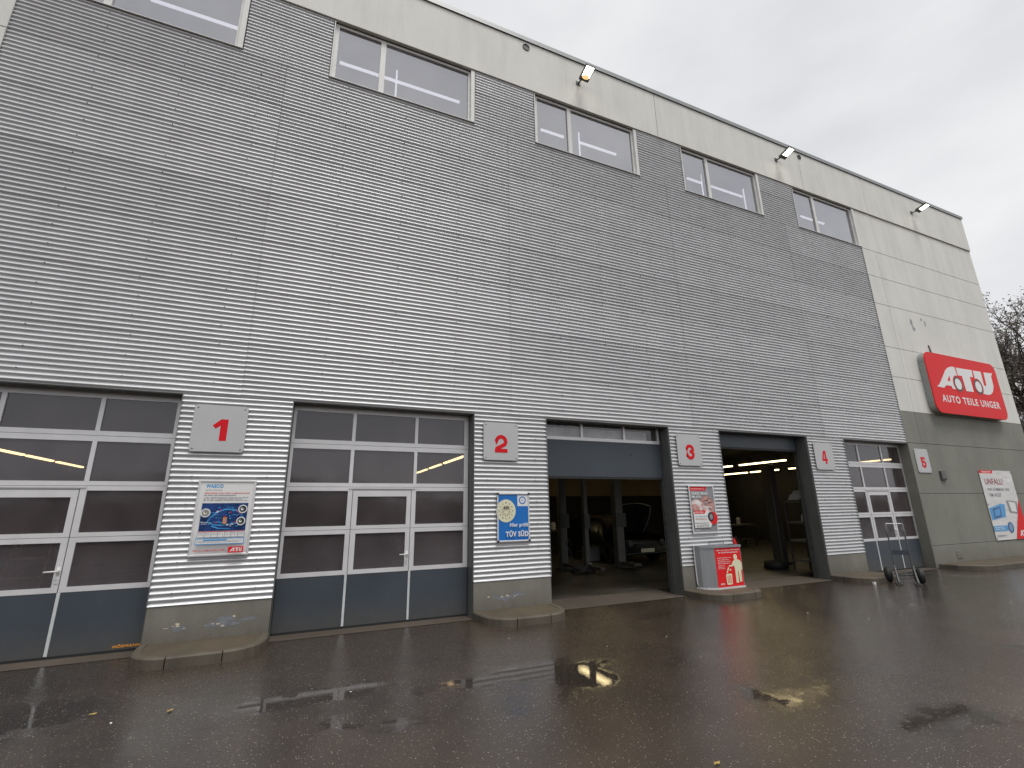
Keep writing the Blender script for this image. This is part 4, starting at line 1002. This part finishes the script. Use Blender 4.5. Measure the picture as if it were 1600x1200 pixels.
# car with raised bonnet
t = thing('car', 'black car with raised bonnet parked nose out inside the half open gate', 'car', (10.05, 4.75, 0.014))
body = MB()
prof = [(-0.05, 0.32), (0.0, 0.62), (0.10, 0.80), (1.0, 0.92), (1.55, 1.38), (2.6, 1.45), (3.6, 1.28), (4.1, 0.90), (4.15, 0.35)]
half = [0.70, 0.80, 0.84, 0.86, 0.66, 0.66, 0.68, 0.80, 0.78]
vs = []; 
for (yy, zz), hw in zip(prof, half):
    vs += [(-0.86, yy, 0.28), (-0.88, yy, min(zz, 0.62)), (-hw, yy, zz), (hw, yy, zz), (0.88, yy, min(zz, 0.62)), (0.86, yy, 0.28)]
fs = []
for i in range(len(prof) - 1):
    for k in range(5):
        if 0 < i < 3 and k == 2: continue
        fs.append((i * 6 + k, i * 6 + k + 1, i * 6 + k + 7, i * 6 + k + 6))
fs += [(0, 1, 2, 3, 4, 5), tuple(len(vs) - 1 - k for k in range(6))]
body.add(vs, fs).build('body', MT['carp'], t, smooth=False)
bn = MB()
for i in range(9):
    q = i / 8; yy = 1.0 - 0.55 * q - 0.10 * math.sin(q * PI); zz = 0.95 + 1.02 * q - 0.12 * q * q
    for x in (-0.74, -0.4, 0, 0.4, 0.74): bn.v.append((x * (1 - 0.10 * q), yy - 0.08 * (1 - (x / .74) ** 2), zz - 0.10 * q * (x / .74) ** 2))
for i in range(8):
    for k in range(4): a_ = i * 5 + k; bn.f.append((a_, a_ + 1, a_ + 6, a_ + 5)); bn.m.append(0)
bn.build('bonnet', MT['carp'], t, smooth=True)
MB().tube([bn.v[5 * i + 4] for i in range(9)], 0.012, 6).tube([bn.v[40 + k] for k in (4, 3, 2, 1, 0)], 0.009, 6).build('bonnet_highlight', MT['frame'], t)  # pale tubes paint the highlight along the raised bonnet's rim
MB().box(-0.75, 0.75, 0.15, 0.95, 0.45, 0.66).build('engine', MT['lamp'], t)
for s in (-1, 1):
    MB().lathe([(0.0, -0.06), (0.09, -0.05), (0.12, 0.0)], (s * 0.62, -0.02, 0.62), (0, 1, 0), 14).build('headlight', MT['steel'],t)
    for yy in (0.75, 3.35):
        MB().lathe([(0.17, -0.09), (0.28, -0.10), (0.31, -0.06), (0.31, 0.06), (0.28, 0.10), (0.17, 0.09)], (s * 0.84, yy, 0.31), (1, 0, 0), 18).build('wheel', MT['rubber'], t)
MB().box(-0.62, 0.62, 1.12, 1.14, 0.95, 1.0).build('wiper_panel', MT['steel'], t)
MB().add([(-0.60, 1.02, 0.95), (0.60, 1.02, 0.95), (0.60, 1.52, 1.37), (-0.60, 1.52, 1.37)], [(0, 1, 2, 3)]).build('windscreen', MT['pane'], t)
MB().bbox(-0.26, 0.26, -0.075, -0.052, 0.36, 0.47, 0.004).build('number_plate', MT['cream'], t)
MB().box(-0.85, 0.85, -0.05, -0.01, 0.30, 0.34).build('bumper_lip', MT['steel'], t)

# trolley jack
t = thing('trolley_jack', 'low trolley jack on the floor left inside the half open gate', 'trolley jack', (7.2, 3.9, 0.014), math.radians(25))
MB().box(-0.35, 0.35, -0.12, -0.09, 0.05, 0.14).box(-0.35, 0.35, 0.09, 0.12, 0.05, 0.14).box(-0.35, -0.31, -0.09, 0.09, 0.05, 0.14).build('frame', MT['steel'], t)
MB().tube([(-0.1, 0, 0.10), (0.32, 0, 0.20)], 0.03, 8).build('lift_arm', MT['steel'], t)
MB().lathe([(0.0, 0.03), (0.06, 0.03), (0.05, 0)], (0.33, 0, 0.20), (0, 0, 1), 12).build('saddle', MT['frame'], t)
MB().tube([(-0.30, 0, 0.12), (-0.75, 0, 0.80), (-0.78, 0, 0.86)], 0.014, 6).build('handle', MT['steel'], t)
for s in (-1, 1):
    MB().lathe([(0, -.02), (0.05, -.02), (0.05, .02), (0, .02)], (0.30, s * .14, 0.05), (0, 1, 0), 12).build('wheel', MT['rubber'], t)
    MB().lathe([(0, -.015), (0.035, -.015), (0.035, .015), (0, .015)], (-0.33, s * .14, 0.035), (0, 1, 0), 10).build('wheel', MT['rubber'], t)
# white box / tool cabinet / bench
t = thing('storage_box', 'pale grey box standing on the floor between the lift posts', 'box', (8.98, 6.3, 0.014))
MB().bbox(-0.22, 0.22, -0.2, 0.2, 0.02, 0.46, 0.01).build('case', MT['box'], t); MB().box(-0.23, 0.23, -0.21, 0.21, 0.461, 0.49).build('lid', MT['steel'], t)
def bench(x, y, w, label):
    t = thing('workbench', label, 'workbench', (x, y, 0.014))
    MB().box(-w / 2, w / 2, -0.35, 0.35, 0.86, 0.92).build('top', MT['post'], t)
    for sx in (-1, 1):
        for sy in (-1, 1): MB().box(sx * (w / 2 - .06) - .03, sx * (w / 2 - .06) + .03, sy * .3 - .03, sy * .3 + .03, 0, 0.86).build('leg', MT['lamp'], t)
    MB().box(-w / 2 + .1, w / 2 - .1, -0.3, 0.3, 0.25, 0.28).build('shelf', MT['lamp'], t)
    return t
bench(9.4, 9.5, 2.4, 'workbench deep inside the half open gate')
bench(17.5, 8.5, 3.0, 'workbench deep inside the fully open gate')
items = [(8.9, 9.4, .9), (9.3, 9.5, .9), (9.8, 9.4, .9), (16.6, 8.4, .9), (17.3, 8.5, .9), (18.2, 8.4, .9)]
desc = ['left tin on the bench in the half open gate', 'middle tin on the bench in the half open gate', 'right tin on the bench in the half open gate',
        'left tin on the bench in the fully open gate', 'middle tin on the bench in the fully open gate', 'right tin on the bench in the fully open gate']
for (x, y, z), dd in zip(items, desc):
    o = MB(); h_ = 0.22 + 0.1 * ((x * 7) % 1); o.lathe([(0, 0), (0.09, 0), (0.09, h_), (0.07, h_ + .02), (0.03, h_ + .03), (0.03, h_ + .06), (0, h_ + .06)], (0, 0, 0), (0, 0, 1), 12)
    o = o.build('tin', MT['pw'] if int(x * 10) % 2 else MT['frame'], smooth=False); o.location = (x, y, z + 0.034); tag(o, 'pale ' + dd, 'tin', 'tins on the workbenches')
# shelf rack by the right jamb of gate 4
t = thing('shelf_rack', 'narrow shelf rack just inside the right jamb of the open gate', 'shelf', (12.68, 1.25, 0.014))
for sx in (-.32, .32):
    for sy in (-.25, .25): MB().box(sx - .02, sx + .02, sy - .02, sy + .02, 0, 1.88).build('post', MT['steel'], t)
for z in (0.25, 0.75, 1.22, 1.78): MB().box(-.34, .34, -.27, .27, z, z + .05).build('shelf', MT['post'], t)
o = MB(); rn = random.Random(4)
for i in range(7):
    for j in range(7):
        u, v = i / 6 - .5, j / 6 - .5
        o.v.append((u * .58, v * .46, 0.02 + 0.26 * max(0, 1 - (2.0 * u) ** 4) * max(0, 1 - (2.0 * v) ** 4) * rn.uniform(.7, 1.05)))
for i in range(6):
    for j in range(6): a_ = i * 7 + j; o.f.append((a_, a_ + 7, a_ + 8, a_ + 1)); o.m.append(0)
o = o.build('bag', mat('crumpled_white_bag', (.60, .60, .58), .45, 0, .1, 8, (1, 1, 1), .5, 9)); o.location = (12.68, 1.25, 1.845); tag(o, 'crumpled white plastic bag on top of the shelf rack', 'bag')
o = MB().lathe([(0, 0), (0.045, 0), (0.05, 0.05), (0.05, 0.14), (0.02, 0.19), (0.02, 0.22), (0, 0.22)], (0, 0, 0), (0, 0, 1), 12).build('bottle', MT['pw'], smooth=True); o.location = (12.50, 1.12, 1.285); tag(o, 'white spray bottle on the middle shelf of the rack', 'bottle')
t = thing('fire_extinguisher', 'red extinguisher on a stand at the left jamb of the fully open gate', 'extinguisher', (9.72, 1.0, 0.014))
MB().lathe([(0, 0), (0.06, 0), (0.06, 0.40), (0.04, 0.46), (0.02, 0.50), (0, 0.50)], (0, 0, 0.45), (0, 0, 1), 14).build('cylinder', MT['red'], t, smooth=True)
MB().box(-.12, .12, -.12, .12, 0, .02).tube([(0, 0, .02), (0, 0, .45)], .02, 6).build('stand', MT['steel'], t)
MB().tube([(0, 0, 0.95), (0.05, -0.03, 0.98), (0.08, -0.05, 0.85), (0.08, -.05, .6)], .012, 6).build('hose', MT['rubber'], t)
# stepladder behind gate 1
t = thing('stepladder', 'metal stepladder behind the glass of the gate left of plate 1', 'ladder', (-3.75, 1.6, 0.014))
for s in (-1, 1):
    MB().tube([(s * .28, 0, 0), (s * .2, .45, 1.55)], .018, 6).build('rail', MT['frame'], t); MB().tube([(s * .28, .95, 0), (s * .2, .48, 1.5)], .014, 6).build('rear_leg', MT['frame'], t)
for k in range(5):
    z = .28 + k * .27; q = z / 1.55; MB().box(-.28 + .08 * q, .28 - .08 * q, .45 * q - .04, .45 * q + .04, z - .012, z + .012).build('tread', MT['frame'], t)
# second car seen through gate 2's lower panes
t = thing('parked_car', 'silver car behind the lower panes of the gate between plates 1 and 2', 'car', (1.3, 2.6, 0.014))
MB().add(vs := [(x, y, z) for (x, y, z) in body.v], [f for f in body.f] + [(6 * i + 2, 6 * i + 3, 6 * i + 9, 6 * i + 8) for i in (1, 2)]).build('body', MT['carp'], t)
for s in (-1, 1):
    MB().lathe([(0.0, -0.06), (0.09, -0.05), (0.12, 0.0)], (s * 0.62, -0.02, 0.62), (0, 1, 0), 14).build('headlight', MT['steel'],t)
    for yy in (0.75, 3.35): MB().lathe([(0.17, -0.09), (0.28, -0.10), (0.31, -0.06), (0.31, 0.06), (0.28, 0.10), (0.17, 0.09)], (s * 0.84, yy, 0.31), (1, 0, 0), 18).build('wheel', MT['rubber'], t)
t['label'] = 'dark car behind the lower panes of the gate between plates 1 and 2'

# ------------------------------------------------------------------ small stuff on the ground
leafm = [(0, 0), (.02, .014), (.045, .012), (.07, 0), (.045, -.014), (.02, -.012)]
for (x, y, rz, lab) in ((-1.553, -2.064, .4, 'yellow leaf on the wet asphalt in front of the left gate'), (-0.934, -2.271, 1.0, 'yellow leaf on the wet asphalt in front of the first kerb island'), (2.754, -5.01, .2, 'small yellow leaf at the bottom edge of the picture')):
    o = MB().add([(a_ - .03, b_, .006 + .006 * (k % 2)) for k, (a_, b_) in enumerate(leafm)], [(0, 1, 2, 3, 4, 5)]).build('fallen_leaf', MT['leaf']); o.location = (x, y, 0.002); o.rotation_euler = (0, 0, rz); tag(o, lab, 'leaf', 'fallen leaves')
li = MB(); rn = random.Random(12)
spots = [(rn.uniform(-1.5, 14), rn.uniform(-3.2, -0.95)) for _ in range(24)] + [(rn.gauss(6.95, .15), rn.gauss(-0.05, .1)) for _ in range(12)] + [(rn.gauss(9.6, .5), rn.gauss(-0.5, .25)) for _ in range(8)]
for x, y in spots:
    r = rn.uniform(.004, .013); n = 5; a0 = rn.random() * 6
    li.add([(x + r * math.cos(a0 + 2 * PI * k / n) * rn.uniform(.5, 1.3), y + r * math.sin(a0 + 2 * PI * k / n), .004 + rn.random() * .006) for k in range(n)], [tuple(range(n))])
li.build('litter_bits', MT['pw'], kind='stuff')
pb = MB().box(-.03, .03, -.02, .02, 0, .05).build('cup', MT['pw']); pb.location = (11.72, -0.85, 0.002); tag(pb, 'tiny white carton on the asphalt left of the hand truck', 'carton')

# ------------------------------------------------------------------ tree behind the corner
def tree(loc, h, seed, label):
    t = thing('bare_tree', label, 'tree', loc); rn = random.Random(seed)
    tr, tw, bd = MB(), MB(), MB()
    def grow(p, d, ln, r, lvl):
        n = 3; pts = [p]; rs = [r]; q = Vector(p); dd = Vector(d)
        for i in range(n):
            dd = (dd + Vector((rn.gauss(0, .16), rn.gauss(0, .16), rn.gauss(.03, .12)))).normalized()
            q = q + dd * ln / n; pts.append(tuple(q)); rs.append(r * (1 - .22 * (i + 1)) if lvl < 5 else r * (1 - .3 * (i + 1)) )
        (tr if lvl < 3 else tw).tube(pts, [max(.006, a) for a in rs], 5 if lvl < 3 else 3, caps=False)
        if lvl >= 5:
            for k in range(13):
                c = Vector(pts[rn.randint(1, n)]) + Vector((rn.gauss(0, .09), rn.gauss(0, .09), rn.gauss(0, .09)))
                s = rn.uniform(.025, .065); a = Vector((rn.gauss(0, 1), rn.gauss(0, 1), rn.gauss(0, 1))).normalized() * s; b = Vector((rn.gauss(0, 1), rn.gauss(0, 1), rn.gauss(0, 1))).normalized() * s
                bd.add([tuple(c - a), tuple(c + b), tuple(c + a), tuple(c - b)], [(0, 1, 2, 3)])
            return
        for k in range((6, 5, 5, 4, 4)[lvl]):
            i = rn.randint(1, n) if k else n; ax = Vector((rn.gauss(0, 1), rn.gauss(0, 1), rn.gauss(.25, .5))).normalized()
            nd = (dd * (.75 if k else 1.4) + ax * rn.uniform(.6, 1.0)).normalized()
            grow(pts[i], nd, ln * rn.uniform(.58, .78), r * (.55 if lvl else .6), lvl + 1)
    grow((0, 0, 0), (0, 0, 1), h * .30, .26, 0)
    tr.build('trunk', MT['bark'], t); tw.build('twigs', MT['bark'], t, kind='stuff'); bd.build('buds', MT['bud'], t, kind='stuff')
tree((39.6, 4.0, 0), 17.5, 5, 'bare spring tree seen just past the right building corner')
tree((43.0, 2.0, 0), 15.5, 8, 'second bare tree behind, at the right edge of the picture')
# pale building behind the tree
t = thing('neighbour_building', 'pale building glimpsed behind the tree at the right edge', 'building', (60, 18, 0))
MB().box(-3, 14, -6, 6, 0, 8.6).build('wall', MT['house'], t); MB().box(-3.3, 14.3, -6.3, 6.3, 8.61, 8.9).build('roof', MT['coping'], t)
for k in range(4):
    for z in (1.2, 4.0, 6.6):
        wn = MB().box(-2 + k * 4, -.4 + k * 4, -6.04, -6.001, z, z + 1.3).build('window', MT['white'], t); MB().box(-1.9 + k * 4, -.5 + k * 4, -6.05, -6.041, z + .1, z + 1.2).build('pane', MT['upglass'], wn)

# unseen tree line added behind the camera, height set to darken the lower panes' reflections
tl = MB(); rn = random.Random(2)
n = 90
top = [(-110 + 240 * i / n, 4.6 + 1.2 * math.sin(i * .37) + rn.uniform(-.7, .7)) for i in range(n + 1)]
for i, (x, h) in enumerate(top):
    tl.v += [(x, -52 + rn.uniform(-1, 1), 0), (x, -50 + rn.uniform(-1, 1), h * .6), (x, -52.5 + rn.uniform(-.5, .5), h), (x, -57, h * .55), (x, -56, 0)]
for i in range(n):
    for k in range(4): tl.f.append((i * 5 + k, (i + 1) * 5 + k, (i + 1) * 5 + k + 1, i * 5 + k + 1)); tl.m.append(0)
tl.build('added_tree_line', mat('added_foliage', (.06, .06, .045), .9, 0, .4, .6), kind='stuff')
